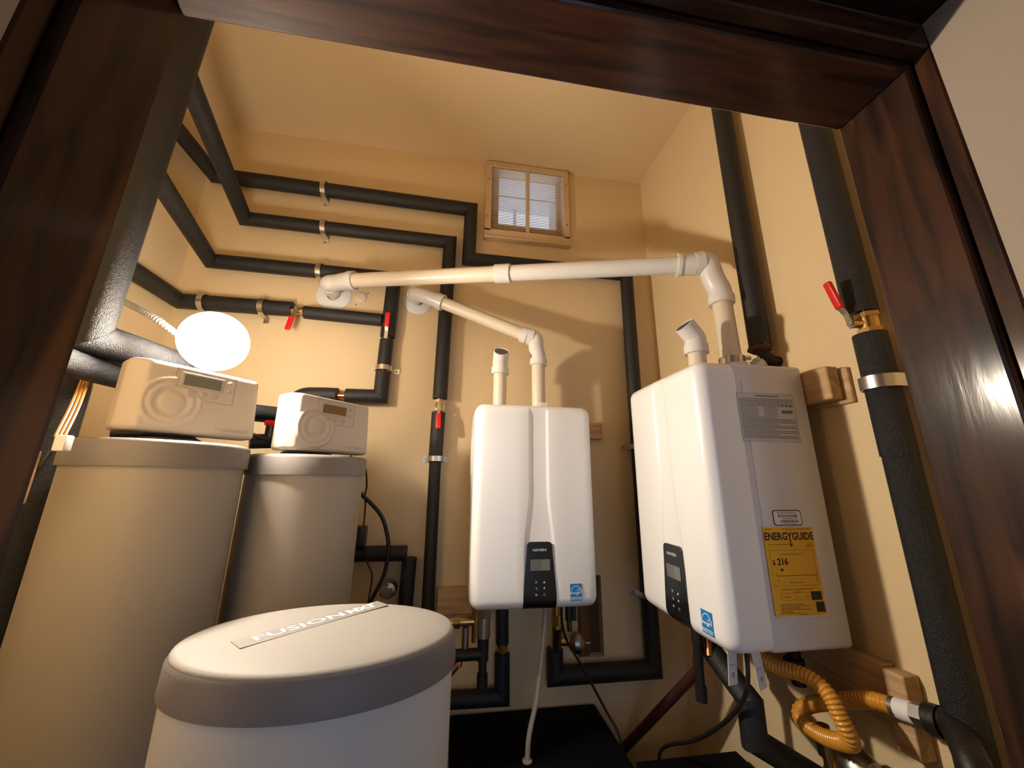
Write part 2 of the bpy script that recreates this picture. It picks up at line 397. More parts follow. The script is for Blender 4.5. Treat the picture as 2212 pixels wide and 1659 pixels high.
for b in ((WX0-.03, ox0, ya, yb, WZ0-.03, WZ1+.03), (ox1, WX1+.03, ya, yb, WZ0-.03, WZ1+.03), (ox0, ox1, ya, yb, WZ0-.03, oz0), (ox0, ox1, ya, yb, oz1, WZ1+.03)): box(bm, *b)
obj('window_reveal', bm, 'reveal', wn, smooth=False)
# outside: white eave boards
ev = thing('roof_eave', 'white painted eave boards seen outside through the louvred vent', 'eave', (.3, 2.2, 1.98))
for y0, y1 in ((1.78, 2.056), (2.070, 2.230), (2.248, 2.40)):
    bm = NB(); box(bm, -.3, 1.2, y0, y1, 1.985, 2.005, .002, 1); obj('board', bm, 'outdoor_white', ev, angle=25)
bm = NB(); box(bm, -.3, 1.2, 1.78, 2.40, 2.025, 2.04); obj('gap_shade', bm, 'ink', ev, smooth=False)  # black sheet standing in for the shade above the board gaps
bm = NB(); box(bm, .625, .95, 2.26, 2.30, 1.2, 1.984); obj('side_trim', bm, 'outdoor_white', ev, smooth=False)
bm = NB(); box(bm, .60, .615, 2.20, 2.215, 1.2, 1.984); obj('post', bm, 'outdoor_white', ev, smooth=False)
bm = NB(); box(bm, .365, .385, 2.36, 2.38, 1.2, 1.984); obj('post', bm, 'outdoor_white', ev, smooth=False)

# ------------------------------------------------------------------ tankless water heaters
def heater(name, label, origin, xdir, W, H, D, seed):
    """origin: centre bottom of the front face; xdir: to the viewer's right along the front; front looks along -(z x x)"""
    X = Vector(xdir).normalized(); Z = Vector((0, 0, 1)); B = Z.cross(X)          # B points back to the wall
    O = Vector(origin); rnd = random.Random(seed)
    th = thing(name, label, 'water heater', O+B*(D/2))
    def P(u, d, v): return O+X*u+B*d+Z*v
    R = .034; cc = .012
    def chan(v): k = sstep(.55*H, .25*H, v); return .029+.018*k
    vs_ = edge_samples(H, R, [(-.5+k/22)*H for k in range(23)]); inner0 = [-.16, -.12, -.08]
    us = None
    def ulist(v):
        h = chan(v+H/2); ramp = [cc-h-.010, cc-h-.007, cc-h-.004, cc-h, cc-h+.004]; ramp2 = [2*cc-x for x in reversed(ramp)]
        e = [R*(1-math.cos(math.pi/2*k/7)) for k in range(8)]
        return [-W/2+x for x in e]+[-.15, -.11, -.07]+ramp+[cc]+ramp2+[.09, .12, .15]+[W/2-x for x in reversed(e)]
    nu = len(ulist(0))
    def fn(i, j):
        v = vs_[j]; u = ulist(v)[i]; h = chan(v+H/2)
        rec = .0055*(1-sstep(h-.002, h+.009, abs(u-cc)))*(1-sstep(.44*H, .5*H, abs(v)))
        bul = .006*(u/(W/2))**2
        u2, v2, d = rounded_pt(u, v, W, H, R)
        return P(u2, d+rec+bul, v2+H/2)
    bm, loop = field(nu, len(vs_), fn); skirt(bm, loop, B*(.11-R))
    obj('front_cover', bm, 'heater_white', th, angle=60)
    # casing behind
    bm = NB(); f = Matrix.Identity(4)
    for i in range(3): f[i][0] = X[i]; f[i][1] = B[i]; f[i][2] = Z[i]
    f.translation = O
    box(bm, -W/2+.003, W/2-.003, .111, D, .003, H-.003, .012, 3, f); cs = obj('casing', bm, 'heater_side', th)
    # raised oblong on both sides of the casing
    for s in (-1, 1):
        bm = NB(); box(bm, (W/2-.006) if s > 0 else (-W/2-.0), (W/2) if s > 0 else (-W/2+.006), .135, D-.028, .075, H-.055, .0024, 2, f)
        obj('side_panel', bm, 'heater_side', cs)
    # black control panel following the cover
    ph = .212
    pv = [R*(1-math.cos(math.pi/2*k/6)) for k in range(7)]+[R+(ph-R-.014)*k/8 for k in range(1, 9)]+[ph-.014+.014*math.sin(math.pi/2*k/6) for k in range(1, 7)]
    pn = 12
    def hw(v):
        base = .0565-.013*sstep(.03, ph, v)
        if v > ph-.014: base -= .014*(1-math.sqrt(max(0, 1-((v-(ph-.014))/.014)**2)))
        return base
    def fp(i, j):
        v = pv[j]; s = -1+2*i/(pn-1); u = cc+s*hw(v)
        _, v2, d = rounded_pt(0, v-H/2, W, H, R)
        return P(u, d-.0016, v2+H/2)
    bm, loop = field(pn, len(pv), fp); skirt(bm, loop, B*.012)
    pa = obj('control_panel', bm, 'panel_black', th, label='glossy black control panel with grey display')
    F = frame(P(cc, -.0018, 0), X, -B)               # local x right, y up? (z out)
    F = Matrix.Identity(4)
    for i in range(3): F[i][0] = X[i]; F[i][1] = Z[i]; F[i][2] = -B[i]
    F.translation = P(cc, -.0018, 0)
    bm = NB(); plate(bm, F, -.033, .035, .122, .157, -.001, .0006); lc = obj('display', bm, 'lcd', pa, smooth=False)
    bm = NB(); plate(bm, F, .006, .035, .1222, .1568, .0005, .0010); obj('display_pane', bm, 'lcd_light', lc, smooth=False)
    bm = place(text_bm('NAVIEN', .0115, .0002, .0002, 1.15), F @ Matrix.Translation((-.001, .186, .0006))); obj('lettering', bm, 'label_grey', pa, smooth=False)
    for u, v, kd in ((-.013, .087, 'a'), (.014, .087, 'u'), (-.013, .068, 'b'), (.014, .068, 'd'), (-.013, .049, 'c'), (.014, .049, 'p')):
        bm = NB(); G = F @ Matrix.Translation((u, v, .0006)); mm = 'white_print'
        if kd in 'ud':
            s = 1 if kd == 'u' else -1
            q = [bm.verts.new(G @ Vector(p)) for p in ((-.0035, -.003*s, .0003), (.0035, -.003*s, .0003), (0, .0035*s, .0003))]; bm.faces.new(q)
        elif kd == 'a':
            plate(bm, G, -.004, .0, .0015, .0028, 0, .0004); plate(bm, G, .0015, .004, .0015, .0028, 0, .0004); plate(bm, G, .001, .002, -.003, .002, 0, .0004); plate(bm, G, -.004, -.001, -.003, -.002, 0, .0004)
        elif kd == 'b':
            plate(bm, G, -.004, .002, .001, .002, 0, .0004); plate(bm, G, .002, .003, -.002, .002, 0, .0004); plate(bm, G, -.001, .003, -.003, -.002, 0, .0004)
        elif kd == 'c':
            plate(bm, G, -.0035, .0035, .0015, .0025, 0, .0004); plate(bm, G, -.0035, .0035, -.0025, -.0015, 0, .0004); plate(bm, G, -.0035, -.0025, -.0025, .0025, 0, .0004); plate(bm, G, .0025, .0035, -.0025, .0025, 0, .0004); plate(bm, G, -.001, .001, -.001, .001, 0, .0004); mm = 'label_grey'
        else:
            for k in range(10):
                if k in (2, 3): continue
                a = 2*math.pi*k/10; plate(bm, G @ Matrix.Translation((.003*math.cos(a), .003*math.sin(a), 0)), -.0007, .0007, -.0007, .0007, 0, .0004)
            plate(bm, G, -.0004, .0004, 0, .004, 0, .0004); mm = 'button_grey'
        obj('button_icon', bm, mm, pa, smooth=False)
    # blue efficiency sticker
    S = F.copy(); S.translation = P(.137, .0018, .052)
    bm = NB(); plate(bm, S, -.0205, .0205, -.026, .026, -.002, .0008); sk = obj('sticker', bm, 'star_blue', th, smooth=False, label='blue energy efficiency sticker with white swoosh and star')
    bm = NB()
    for k in range(14):
        a0, a1 = math.pi*(.04+.92*k/14), math.pi*(.04+.92*(k+1)/14)
        q = [bm.verts.new(S @ Vector((.0195*math.cos(a)*rr, -.006+.0265*math.sin(a)*rr, .0012))) for a, rr in ((a0, 1), (a1, 1), (a1, .93), (a0, .93))]; bm.faces.new(q)
    plate(bm, S, -.0205, .0205, -.0165, -.0152, .0008, .0012)
    c0 = Vector((.0115, .0045)); q = []
    for k in range(10):
        a = math.pi/2+2*math.pi*k/10; r_ = .0095 if k % 2 == 0 else .004; q.append((c0.x+r_*math.cos(a), c0.y+r_*math.sin(a)))
    for k in range(10):
        a, b_ = Vector(q[k]), Vector(q[(k+1) % 10]); n_ = Vector((-(b_-a).y, (b_-a).x)).normalized()*.0011
        bm.faces.new([bm.verts.new(S @ Vector((p.x, p.y, .0013))) for p in (a, b_, b_+n_, a+n_)])
    obj('sticker_mark', bm, 'star_white', sk, smooth=False)
    bm = place(text_bm('energy', .012, .0002, .0001, 1.0, .35), S @ Matrix.Translation((-.006, -.002, .0012))); obj('sticker_lettering', bm, 'star_white', sk, smooth=False)
    bm = place(text_bm('ENERGY STAR', .0062, .0002, 0, .98), S @ Matrix.Translation((0, -.0208, .0010))); obj('sticker_lettering', bm, 'star_white', sk, smooth=False)
    return th, P, f, cs, rnd
h1, P1, f1, cs1, rn = heater('water_heater', 'white wall-hung tankless water heater facing the camera on the back wall', (.296, 1.335, -.415), (1, 0, 0), .442, .692, .336, 1)
h2, P2, f2, cs2, rn = heater('water_heater', 'white wall-hung tankless water heater on the right wall with yellow energy label', (.640, 1.086, -.388), (0, -1, 0), .418, .716, .338, 2)
# labels on the near side of the right-hand heater (plane y = .877)
YS = 1.086-.209
def side(x, z): m = Matrix.Identity(4); m[0][0] = 1; m[1][1] = 0; m[1][2] = -1; m[2][1] = 1; m[2][2] = 0; m.translation = Vector((x, YS-.0006, z)); return m
S = side(.840, .172); bm = NB(); plate(bm, S, -.087, .087, -.065, .066, -.001, .0003); lb = obj('rating_label', bm, 'label_grey', h2, smooth=False, label='grey rating label covered in fine print')
bm = NB(); rr = random.Random(4)
for k in range(24):
    y = .050-k*.0046; xe = .084
    if 5 <= k < 11: fineprint(bm, S, -.082, -.028, y, .0018, .0007, rr); fineprint(bm, S, -.010, .030, y, .0018, .0007, rr); continue
    if k in (11, 15, 18, 21): fineprint(bm, S, -.082, rr.uniform(0, .05), y, .0018, .0007, rr); continue
    fineprint(bm, S, -.082, .083, y, .0022, .0007, rr)
for k in range(4): x0, x1, y0, y1 = ((-.087, .087, .0655, .066), (-.087, .087, -.065, -.0645), (-.087, -.0865, -.065, .066), (.0865, .087, -.065, .066))[k]; plate(bm, S, x0, x1, y0, y1, .0004, .0008)
plate(bm, S, .044, .078, .012, .021, .0004, .0008)
for k in range(3): plate(bm, S, .046+.013*k, .052+.013*k, .031, .037, .0004, .0008)
plate(bm, S, -.030, .040, .0575, .0605, .0004, .0008)
o = obj('fine_print', bm, 'grey_print', lb, smooth=False); o['kind'] = 'stuff'
S = side(.847, -.0855); 
def rrect(bm, mtx, hw_, hh, r, z0, z1):
    pts = []
    for cx_, cy_, a0 in ((hw_-r, hh-r, 0), (-hw_+r, hh-r, 1), (-hw_+r, -hh+r, 2), (hw_-r, -hh+r, 3)):
        for k in range(5): a = math.pi/2*(a0+k/4); pts.append((cx_+r*math.cos(a), cy_+r*math.sin(a)))
    a = [bm.verts.new(mtx @ Vector((x, y, z0))) for x, y in pts]; b = [bm.verts.new(mtx @ Vector((x, y, z1))) for x, y in pts]
    for k in range(len(a)): j = (k+1) % len(a); bm.faces.new((a[k], a[j], b[j], b[k]))
    bm.faces.new(a); bm.faces.new(b)
bm = NB(); rrect(bm, S, .041, .0185, .006, -.001, .0003); lb = obj('barcode_label', bm, 'ink', h2, smooth=False, label='white barcode label with black rounded border')
bm = NB(); rrect(bm, S, .0388, .0163, .005, .0003, .0006); lb2 = obj('label_face', bm, 'label_white', lb, smooth=False)
bm = NB()
for y, h_ in ((.0045, .0065), (-.0085, .0060)):
    x = -.028 if y > 0 else -.021
    while x < .028: ww = rr.choice((.0006, .0010, .0016)); plate(bm, S, x, x+ww, y-h_/2, y+h_/2, .0006, .0008); x += ww+rr.choice((.0006, .0010))
fineprint(bm, S, -.029, .027, .0118, .0022, .0009, rr); fineprint(bm, S, -.016, .026, -.0022, .0018, .0009, rr); fineprint(bm, S, -.014, .02, -.0140, .0014, .0009, rr)
o = obj('barcode', bm, 'grey_print', lb, smooth=False)
S = side(.842, -.207); bm = NB(); plate(bm, S, -.0705, .0705, -.099, .099, -.001, .0003); eg = obj('energy_label', bm, 'energy_yellow', h2, smooth=False, label='yellow paper label headed ENERGYGUIDE')
bm = place(text_bm('ENERGYGUIDE', .0245, .0002, .0007, .86), S @ Matrix.Translation((0, .077, .0004))); obj('heading', bm, 'ink', eg, smooth=False)
bm = place(text_bm('216', .021, .0002, .0006, .95), S @ Matrix.Translation((-.029, .019, .0004))); obj('price_figures', bm, 'ink', eg, smooth=False)
bm = place(text_bm('$', .014, .0002, .0004), S @ Matrix.Translation((-.0535, .0175, .0004))); obj('price_figures', bm, 'ink', eg, smooth=False)
bm = NB(); plate(bm, S, .0008, .0036, .060, .079, .0004, .0008); bm.faces.new([bm.verts.new(S @ Vector((x, y, .0008))) for x, y in ((-.005, .062), (.0022, .053), (.0094, .062), (.0022, .0585))]); obj('down_arrow', bm, 'ink', eg, smooth=False)
bm = NB(); bm.faces.new([bm.verts.new(S @ Vector((x, y, .0008))) for x, y in ((-.0395, .0040), (-.0295, .0040), (-.0345, -.0035))]); obj('pointer', bm, 'ink', eg, smooth=False)
bm = NB(); plate(bm, S, -.052, .060, -.0125, -.0115, .0004, .0008); plate(bm, S, -.0522, -.0515, -.012, -.006, .0004, .0008); plate(bm, S, .0595, .0602, -.015, -.008, .0004, .0008); obj('cost_scale', bm, 'ink', eg, smooth=False)
bm = NB(); plate(bm, S, .035, .064, -.067, -.048, .0004, .0008); obj('black_square', bm, 'ink', eg, smooth=False)
bm = NB(); plate(bm, S, .044, .067, -.093, -.071, .0004, .0008); obj('black_square', bm, 'ink', eg, smooth=False)
bm = NB()
for y, a, b_ in ((.0945, -.066, -.045), (.0945, -.020, .063), (.059, -.062, -.006), (.0590, .047, .064), (.0545, .042, .064), (.0365, -.032, .030), (-.0215, -.052, -.044), (-.0215, .056, .062), (-.0275, -.020, .022), (-.0420, -.043, .045), (-.0480, -.013, .010), (-.0585, -.040, -.023), (-.0585, -.006, -.001), (-.0585, .018, .030),
                 (-.0745, -.055, .010), (-.0785, -.055, .025), (-.0822, -.052, .0), (-.0858, -.055, .027), (-.0895, -.052, -.022), (-.0930, -.055, 0), (-.0965, -.005, .018)):
    fineprint(bm, S, a, b_, y, .0016, .0007, rr)
for x0, x1, y0, y1 in ((-.062, .062, .0455, .0461), (-.062, .062, -.0345, -.0339), (-.048, .034, -.0505, -.0500), (-.048, .034, -.0655, -.0650), (-.0482, -.0477, -.0655, -.0500), (-.062, -.0616, -.034, .046), (.0616, .062, -.034, .046)): plate(bm, S, x0, x1, y0, y1, .0004, .0006)
o = obj('fine_print', bm, 'ink_brown', eg, smooth=False); o['kind'] = 'stuff'
# a print strip on the left casing of the far heater
bm = NB(); box(bm, .0745, .0758, 1.50, 1.62, .02, .17); o = obj('side_label', bm, 'label_white', h1, smooth=False)

# ------------------------------------------------------------------ PVC vent pipes
def elbow(parent, pts, r, m, seg=20, name='elbow', col=.0045, collen=.028):
    """fat socketed fitting along a bent centreline"""
    bm = NB(); P = smooth(pts, 6); tube(bm, P, r, seg)
    for a, b in ((P[0], P[3]), (P[-1], P[-4])):
        d = (b-a).normalized(); cyl(bm, a, a+d*collen, r+col, seg)
    return obj(name, bm, m, parent, angle=40)
# vent of the right-hand heater
v2 = thing('vent_pipe', 'long white plastic vent pipe from right-hand heater across to the back wall flange', 'vent pipe', (.885, 1.045, .33))
r = .0315
A = Vector((.900, 1.045, .325)); B_ = Vector((.893, 1.045, .625)); C_ = Vector((.775, 1.078, .755)); D_ = Vector((-.512, 1.583, .853)); E_ = Vector((-.592, 1.708, .853))
dCD = (D_-C_).normalized()
bm = NB(); cyl(bm, A, B_, r); obj('pipe', bm, 'pvc', v2)
pipeprint(v2, A+Vector((0, 0, .11)), B_, r, math.radians(200), 'red_print', h=.006)
elbow(v2, [B_-Vector((0, 0, .03)), B_+Vector((-.002, 0, .02)), B_+Vector((-.018, .003, .068)), C_+dCD*-.088+Vector((0, 0, .0)), C_-dCD*.05], r+.0055, 'pvc_white')
bm = NB(); c1 = C_-dCD*.052; cyl(bm, c1, c1+dCD*.055, r+.0065, 24); obj('coupling', bm, 'pvc_white', v2)
bm = NB(); cyl(bm, c1+dCD*.050, c1+dCD*.062, r+.011, 24); obj('collar', bm, 'pvc_white', v2)
mid = C_.lerp(D_, .475)
bm = NB(); cyl(bm, C_-dCD*.02, mid, r); obj('pipe', bm, 'pvc_white', v2, label='whiter half of the vent pipe')
bm = NB(); cyl(bm, mid-dCD*.03, mid+dCD*.032, r+.006, 24); obj('coupling', bm, 'pvc_white', v2)
bm = NB(); cyl(bm, mid, D_-dCD*.0, r); obj('pipe', bm, 'pvc', v2, label='creamier half of the vent pipe')
pipeprint(v2, mid+dCD*.05, D_, r, math.radians(140), 'red_print', h=.006, dens=.8)
pipeprint(v2, C_+dCD*.08, mid-dCD*.1, r, math.radians(115), 'grey_print', h=.004, dens=.35)
elbow(v2, [D_-dCD*.05, D_-dCD*.01, D_+dCD*.045+Vector((0, .012, 0)), E_+Vector((.0, -.085, 0)), E_+Vector((0, -.045, 0))], r+.0055, 'pvc_white')
bm = NB(); cyl(bm, E_+Vector((0, -.05, 0)), E_+Vector((0, .02, 0)), r); obj('pipe', bm, 'pvc_white', v2)
bm = NB(); lathe(bm, [(r, 0), (.078, 0), (.079, .003), (.074, .006), (r+.004, .010), (r, .010)], axis_frame((-.592, 1.7095, .842), (0, -1, 0)), 40, False); obj('wall_flange', bm, 'flange', v2)
bm = NB(); cyl(bm, A+Vector((0, 0, .004)), A+Vector((0, 0, .05)), r+.013, 28); obj('vent_collar', bm, 'pvc_white', v2)
bm = NB(); cyl(bm, A+Vector((0, 0, .052)), A+Vector((0, 0, .075)), r+.008, 28); hexnut(bm, A+Vector((.012, -r-.008, .063)), A+Vector((.03, -r-.012, .063)), .008); obj('hose_clamp', bm, 'steel', v2)
# vent of the far heater
v1 = thing('vent_pipe', 'short cream plastic vent pipe from far heater slanting to the lower wall flange', 'vent pipe', (.35, 1.51, .277))
r1 = .0285
A = Vector((.349, 1.51, .272)); B_ = Vector((.349, 1.51, .505)); C_ = Vector((.292, 1.522, .628)); D_ = Vector((-.118, 1.588, .800)); E_ = Vector((-.212, 1.708, .846)); dCD = (D_-C_).normalized()
bm = NB(); cyl(bm, A, B_, r1); obj('pipe', bm, 'pvc', v1)
elbow(v1, [B_-Vector((0, 0, .02)), B_+Vector((0, 0, .02)), B_+Vector((-.008, .002, .058)), C_-dCD*.05, C_-dCD*.012], r1+.005, 'pvc_white')
bm = NB(); cyl(bm, C_-dCD*.012, C_+dCD*.016, r1+.0085, 24); obj('collar', bm, 'pvc_white', v1)
bm = NB(); cyl(bm, C_-dCD*.02, D_, r1); obj('pipe', bm, 'pvc', v1)
elbow(v1, [D_-dCD*.045, D_-dCD*.01, D_+dCD*.05+Vector((0, .004, 0)), E_+Vector((.004, -.075, 0)), E_+Vector((0, -.04, 0))], r1+.005, 'pvc_white')
bm = NB(); cyl(bm, E_+Vector((0, -.05, 0)), E_+Vector((0, .02, 0)), r1); obj('pipe', bm, 'pvc_white', v1)
bm = NB(); lathe(bm, [(r1, 0), (.070, 0), (.071, .003), (.066, .006), (r1+.004, .010), (r1, .010)], axis_frame((-.204, 1.7095, .846), (0, -1, 0)), 40, False); obj('wall_flange', bm, 'flange', v1)
bm = NB(); cyl(bm, A+Vector((0, 0, .006)), A+Vector((0, 0, .028)), r1+.010, 24); box(bm, .345, .375, 1.462, 1.475, .285, .312); obj('vent_collar', bm, 'pvc_white', v1)
# air intakes
def intake(name, label, base, top, mouth, r, printang):
    base, top, mouth = Vector(base), Vector(top), Vector(mouth)
    t_ = thing(name, label, 'intake pipe', base, 'heater air intakes')
    bm = NB(); cyl(bm, base, top, r); obj('pipe', bm, 'pvc', t_)
    pipeprint(t_, base+Vector((0, 0, .05)), top, r, printang, 'red_print', h=.012)
    ax = (mouth-(top+Vector((0, 0, .045)))).normalized()
    c0 = top-Vector((0, 0, .012)); P = smooth([c0, c0+Vector((0, 0, .03)), top+Vector((0, 0, .04)), mouth-ax*.02, mouth], 6)
    bm = NB(); R_ = r+.0055; tube(bm, P, R_, 24, cap=False)
    # inner wall of the open mouth
    f = axis_frame(mouth, ax); lathe(bm, [(R_, 0), (R_-.004, .0005), (R_-.005, -.03), (0, -.032)], f, 24, False)
    cyl(bm, c0, c0+Vector((0, 0, .028)), R_+.004, 24)
    e = obj('elbow', bm, 'pvc_white', t_, angle=40)
    bm = NB()
    for k in range(-3, 4):
        hl = math.sqrt(max(0, (R_-.005)**2-(k*.007)**2))
        box(bm, -hl, hl, k*.007-.001, k*.007+.001, -.004, -.002, 0, 1, f); box(bm, k*.007-.001, k*.007+.001, -hl, hl, -.004, -.002, 0, 1, f)
    obj('screen', bm, 'dull_steel', e, smooth=False); return t_
intake('intake_pipe', 'short cream plastic intake stub with screened mouth on the far heater', (.181, 1.50, .272), (.181, 1.50, .445), (.181, 1.462, .524), .0275, math.radians(95))
intake('intake_pipe', 'short cream plastic intake stub bent to the left on the right-hand heater', (.748, 1.01, .325), (.748, 1.01, .405), (.712, 1.005, .487), .0265, math.radians(110))
bm = NB(); bmesh.ops.create_icosphere(bm, subdivisions=3, radius=.024, matrix=Matrix.Translation((.975, 1.02, .372)))
for v in bm.verts: v.co += Vector((random.uniform(-1, 1), random.uniform(-1, 1), random.uniform(-1, 1)))*.006
tag(obj('putty_lump', bm, 'putty', None, smooth=False, loc=(.975, 1.02, .35)), 'crumpled white putty beside the steel clamp on the right-hand heater', 'putty')

# ------------------------------------------------------------------ insulated pipe runs
YP = 1.664
def Y(x, z, y=YP): return Vector((x, y, z))
def run(label, base): return thing('insulated_pipe', label, 'pipe', base, 'black foam insulated pipes')
# A: top run along the left and back wall, down the right end and back under the far heater
pa = run('topmost black insulated pipe, stepping down past the louvred vent and along under the far heater', (-1.17, YP, 1.39))
ptsA = [Vector((-1.205, .95, 1.39)), Y(-1.185, 1.393), Y(.033, 1.368), Y(.031, 1.076), Y(.872, 1.072), Y(.862, -.748), Y(.442, -.748), Y(.442, -.655)]
sleeves(pa, ptsA, .034, gaps={1: [(.398, .412)]})
strap(pa, Y(-.69, 1.383), (1, 0, 0), (0, -1, 0), .034, YW-YP, ears=(0, .022))
strap(pa, Y(.868, .16), (0, 0, 1), (0, -1, 0), .034, YW-YP, ears=(.03, .03)); strap(pa, Y(.866, -.47), (0, 0, 1), (0, -1, 0), .034, YW-YP, ears=(.03, .03))
bm = NB(); cyl(bm, Y(-.72, 1.383), Y(-.66, 1.382), .016, 14); obj('copper_tube', bm, 'copper', pa)
# B: second run
pb = run('second black insulated pipe from the top, turning straight down left of the far heater', (-.06, YP, 1.16))
sleeves(pb, [Vector((-.838, .96, 1.165)), Y(-1.010, 1.168, 1.655), Y(-.066, 1.160), Y(-.070, .352)], .032)
sleeves(pb, [Y(-.072, .290), Y(-.074, .075)], .030)
sleeves(pb, [Y(-.074, .074), Y(-.062, -1.10)], .026)
bm = NB(); cyl(bm, Y(-.070, .36), Y(-.072, .28), .013, 14); obj('copper_tube', bm, 'copper', pb)
strap(pb, Y(-.663, 1.1675), (1, 0, 0), (0, -1, 0), .032, YW-YP, ears=(0, .022)); strap(pb, Y(-.0735, .087), (0, 0, 1), (0, -1, 0), .030, YW-YP, ears=(.02, .02))
ball_valve(pb, Y(-.071, .322), (0, 0, 1), (.03, -.12, -1), (0, -1, 0), .0165, .05, .07)
# C: third run, down and left to the second softener
pc = run('third black insulated pipe from the top, dropping behind the vent pipe to the right softener', (-.325, YP, .93))
sleeves(pc, [Vector((-.965, 1.06, .94)), Y(-1.115, .940), Y(-.318, .930), Y(-.322, .63)], .033)
sleeves(pc, [Y(-.324, .615), Y(-.326, .487)], .030)
sleeves(pc, [Y(-.326, .462), Y(-.326, .350), Y(-.470, .348)], .033)
bm = NB(); cyl(bm, Y(-.324, .64), Y(-.326, .44), .013, 14); cyl(bm, Y(-.45, .348), Y(-.53, .347), .013, 14); obj('copper_tube', bm, 'copper', pc)
bm = NB(); tube(bm, smooth([Y(-.505, .348), Y(-.58, .347), Y(-.640, .335, 1.65), Y(-.668, .27, 1.60), Y(-.655, .19, 1.54), Y(-.60, .14, 1.47)], 8), .033, 18); obj('foam_bend', bm, 'foam', pc)
strap(pc, Y(-.652, .934), (1, 0, 0), (0, -1, 0), .033, YW-YP, ears=(0, .022)); strap(pc, Y(-.326, .480), (0, 0, 1), (0, -1, 0), .030, YW-YP, ears=(.026, .032))
ball_valve(pc, Y(-.324, .622), (0, 0, 1), (.02, -.05, 1), (0, -1, 0), .0165, .04, .07)
# D: fourth run, from the left wall to a T at C
pd = run('fourth black insulated pipe from the top, running behind the lit lamp', (-1.2, YP, .73))
sleeves(pd, [Vector((-1.205, .95, .735)), Y(-1.195, .735), Y(-.742, .734)], .034)
sleeves(pd, [Y(-.690, .724), Y(-.352, .712)], .030)
bm = NB(); cyl(bm, Y(-.75, .733), Y(-.68, .724), .013, 14); obj('copper_tube', bm, 'copper', pd)
strap(pd, Y(-1.10, .735), (1, 0, 0), (0, -1, 0), .034, YW-YP, ears=(.0, .022)); strap(pd, Y(-.862, .734), (1, 0, 0), (0, -1, 0), .034, YW-YP, ears=(0, .022))
ball_valve(pd, Y(-.716, .727), (1, 0, 0), (-.12, -.1, -1), (0, -1, 0), .0165, .05, .07)
# I: low elbow behind the right softener
pi_ = run('low black insulated elbow behind the right softener', (-.16, YP, -.6))
sleeves(pi_, [Y(-.62, -.286), Y(-.165, -.288)], .030); sleeves(pi_, [Y(-.152, -.305), Y(-.160, -.75)], .028)
# K: cold feed under the far heater
pk = run('black insulated elbow under the far heater, meeting the front tank', (.229, YP, -.78))
sleeves(pk, [Y(.226, -.418), Y(.229, -.625)], .026); sleeves(pk, [Y(.230, -.66), Y(.231, -.805), Y(-.032, -.800)], .030)
bm = NB(); cyl(bm, Y(.229, -.61), Y(.230, -.67), .013, 14); hexnut(bm, Y(.229, -.632), Y(.230, -.652), .024); obj('union_nut', bm, 'brass', pk)
# right wall pipes
XP = .982
def Xp(y, z, x=XP): return Vector((x, y, z))
p1 = run('black insulated vertical pipe on the right wall, nearer the back corner', (XP, 1.01, .5))
sleeves(p1, [Xp(1.005, ZC-.01), Xp(1.010, .435)], .033)
bm = NB(); lathe(bm, [(.033, 0), (.035, .012), (.024, .02), (0, .012)], axis_frame(Xp(1.010, .436), (0, 0, -1)), 18, False)
for v in bm.verts: v.co += Vector((random.uniform(-1, 1), random.uniform(-1, 1), random.uniform(-1, 1)))*.004
obj('ragged_end', bm, 'dark_brown', p1)
bm = NB(); tube(bm, smooth([Xp(1.010, .45), Xp(1.005, .41), Xp(1.0, .385, 1.0), Xp(1.0, .38, 1.029)], 6), .018, 14); obj('iron_tube', bm, 'iron', p1)
p2 = run('black insulated vertical pipe with red valve lever beside the right door jamb', (XP, .695, -.5))
sleeves(p2, [Xp(.705, ZC-.01), Xp(.700, .405)], .033, 'foam_coarse')
sleeves(p2, [Xp(.695, .350), Xp(.695, .060)], .0325, 'foam_coarse'); sleeves(p2, [Xp(.694, .062), Xp(.694, ZF+.01)], .030, 'foam_coarse')
bm = NB(); cyl(bm, Xp(.690, .42), Xp(.690, .33), .016, 14); obj('copper_tube', bm, 'copper', p2)
ball_valve(p2, Xp(.690, .376), (0, 0, 1), (-.25, .05, 1), (-1, .25, 0), .021, .05, .075)
strap(p2, Xp(.695, .228), (0, 0, 1), (-1, 0, 0), .0335, XR-XP, .03, ears=(.02, .0))
# H: feed of the right-hand heater
ph_ = run('black insulated pipe bending down under the right-hand heater', (.80, 1.04, -.64))
sleeves(ph_, [Vector((.80, 1.20, -.47)), Vector((.80, 1.16, -.500)), Vector((.80, 1.038, -.555)), Vector((.80, 1.040, -.640)), Vector((.985, 1.03, -.745))], .031)
# left riser and branches by the door frame
pr_ = run('thick glossy black insulated riser beside the left door jamb', (-.84, .95, .32))
sleeves(pr_, [Vector((-.828, .955, ZC-.01)), Vector((-.850, .950, .315)), Vector((-.802, 1.165, .314)), Vector((-.79, 1.17, .10))], .040, 'foam_coarse')
pf = run('black insulated branch feeding the left softener head', (-.88, 1.0, .25))
sleeves(pf, [Vector((-.868, .90, .250)), Vector((-.888, 1.135, .260)), Vector((-.80, 1.15, .16))], .034, 'foam_coarse')
pg = run('black insulated drop pipe behind the left softener', (-.97, 1.1, -.5))
sleeves(pg, [Vector((-1.03, 1.12, .55)), Vector((-.985, 1.10, .22)), Vector((-.975, 1.09, -1.2))], .036, 'foam_coarse')
pl = run('black insulated link between the two softener heads', (-.6, 1.3, .2))
sleeves(pl, [Vector((-.70, 1.19, .195)), Vector((-.50, 1.40, .205))], .028, 'foam_coarse')

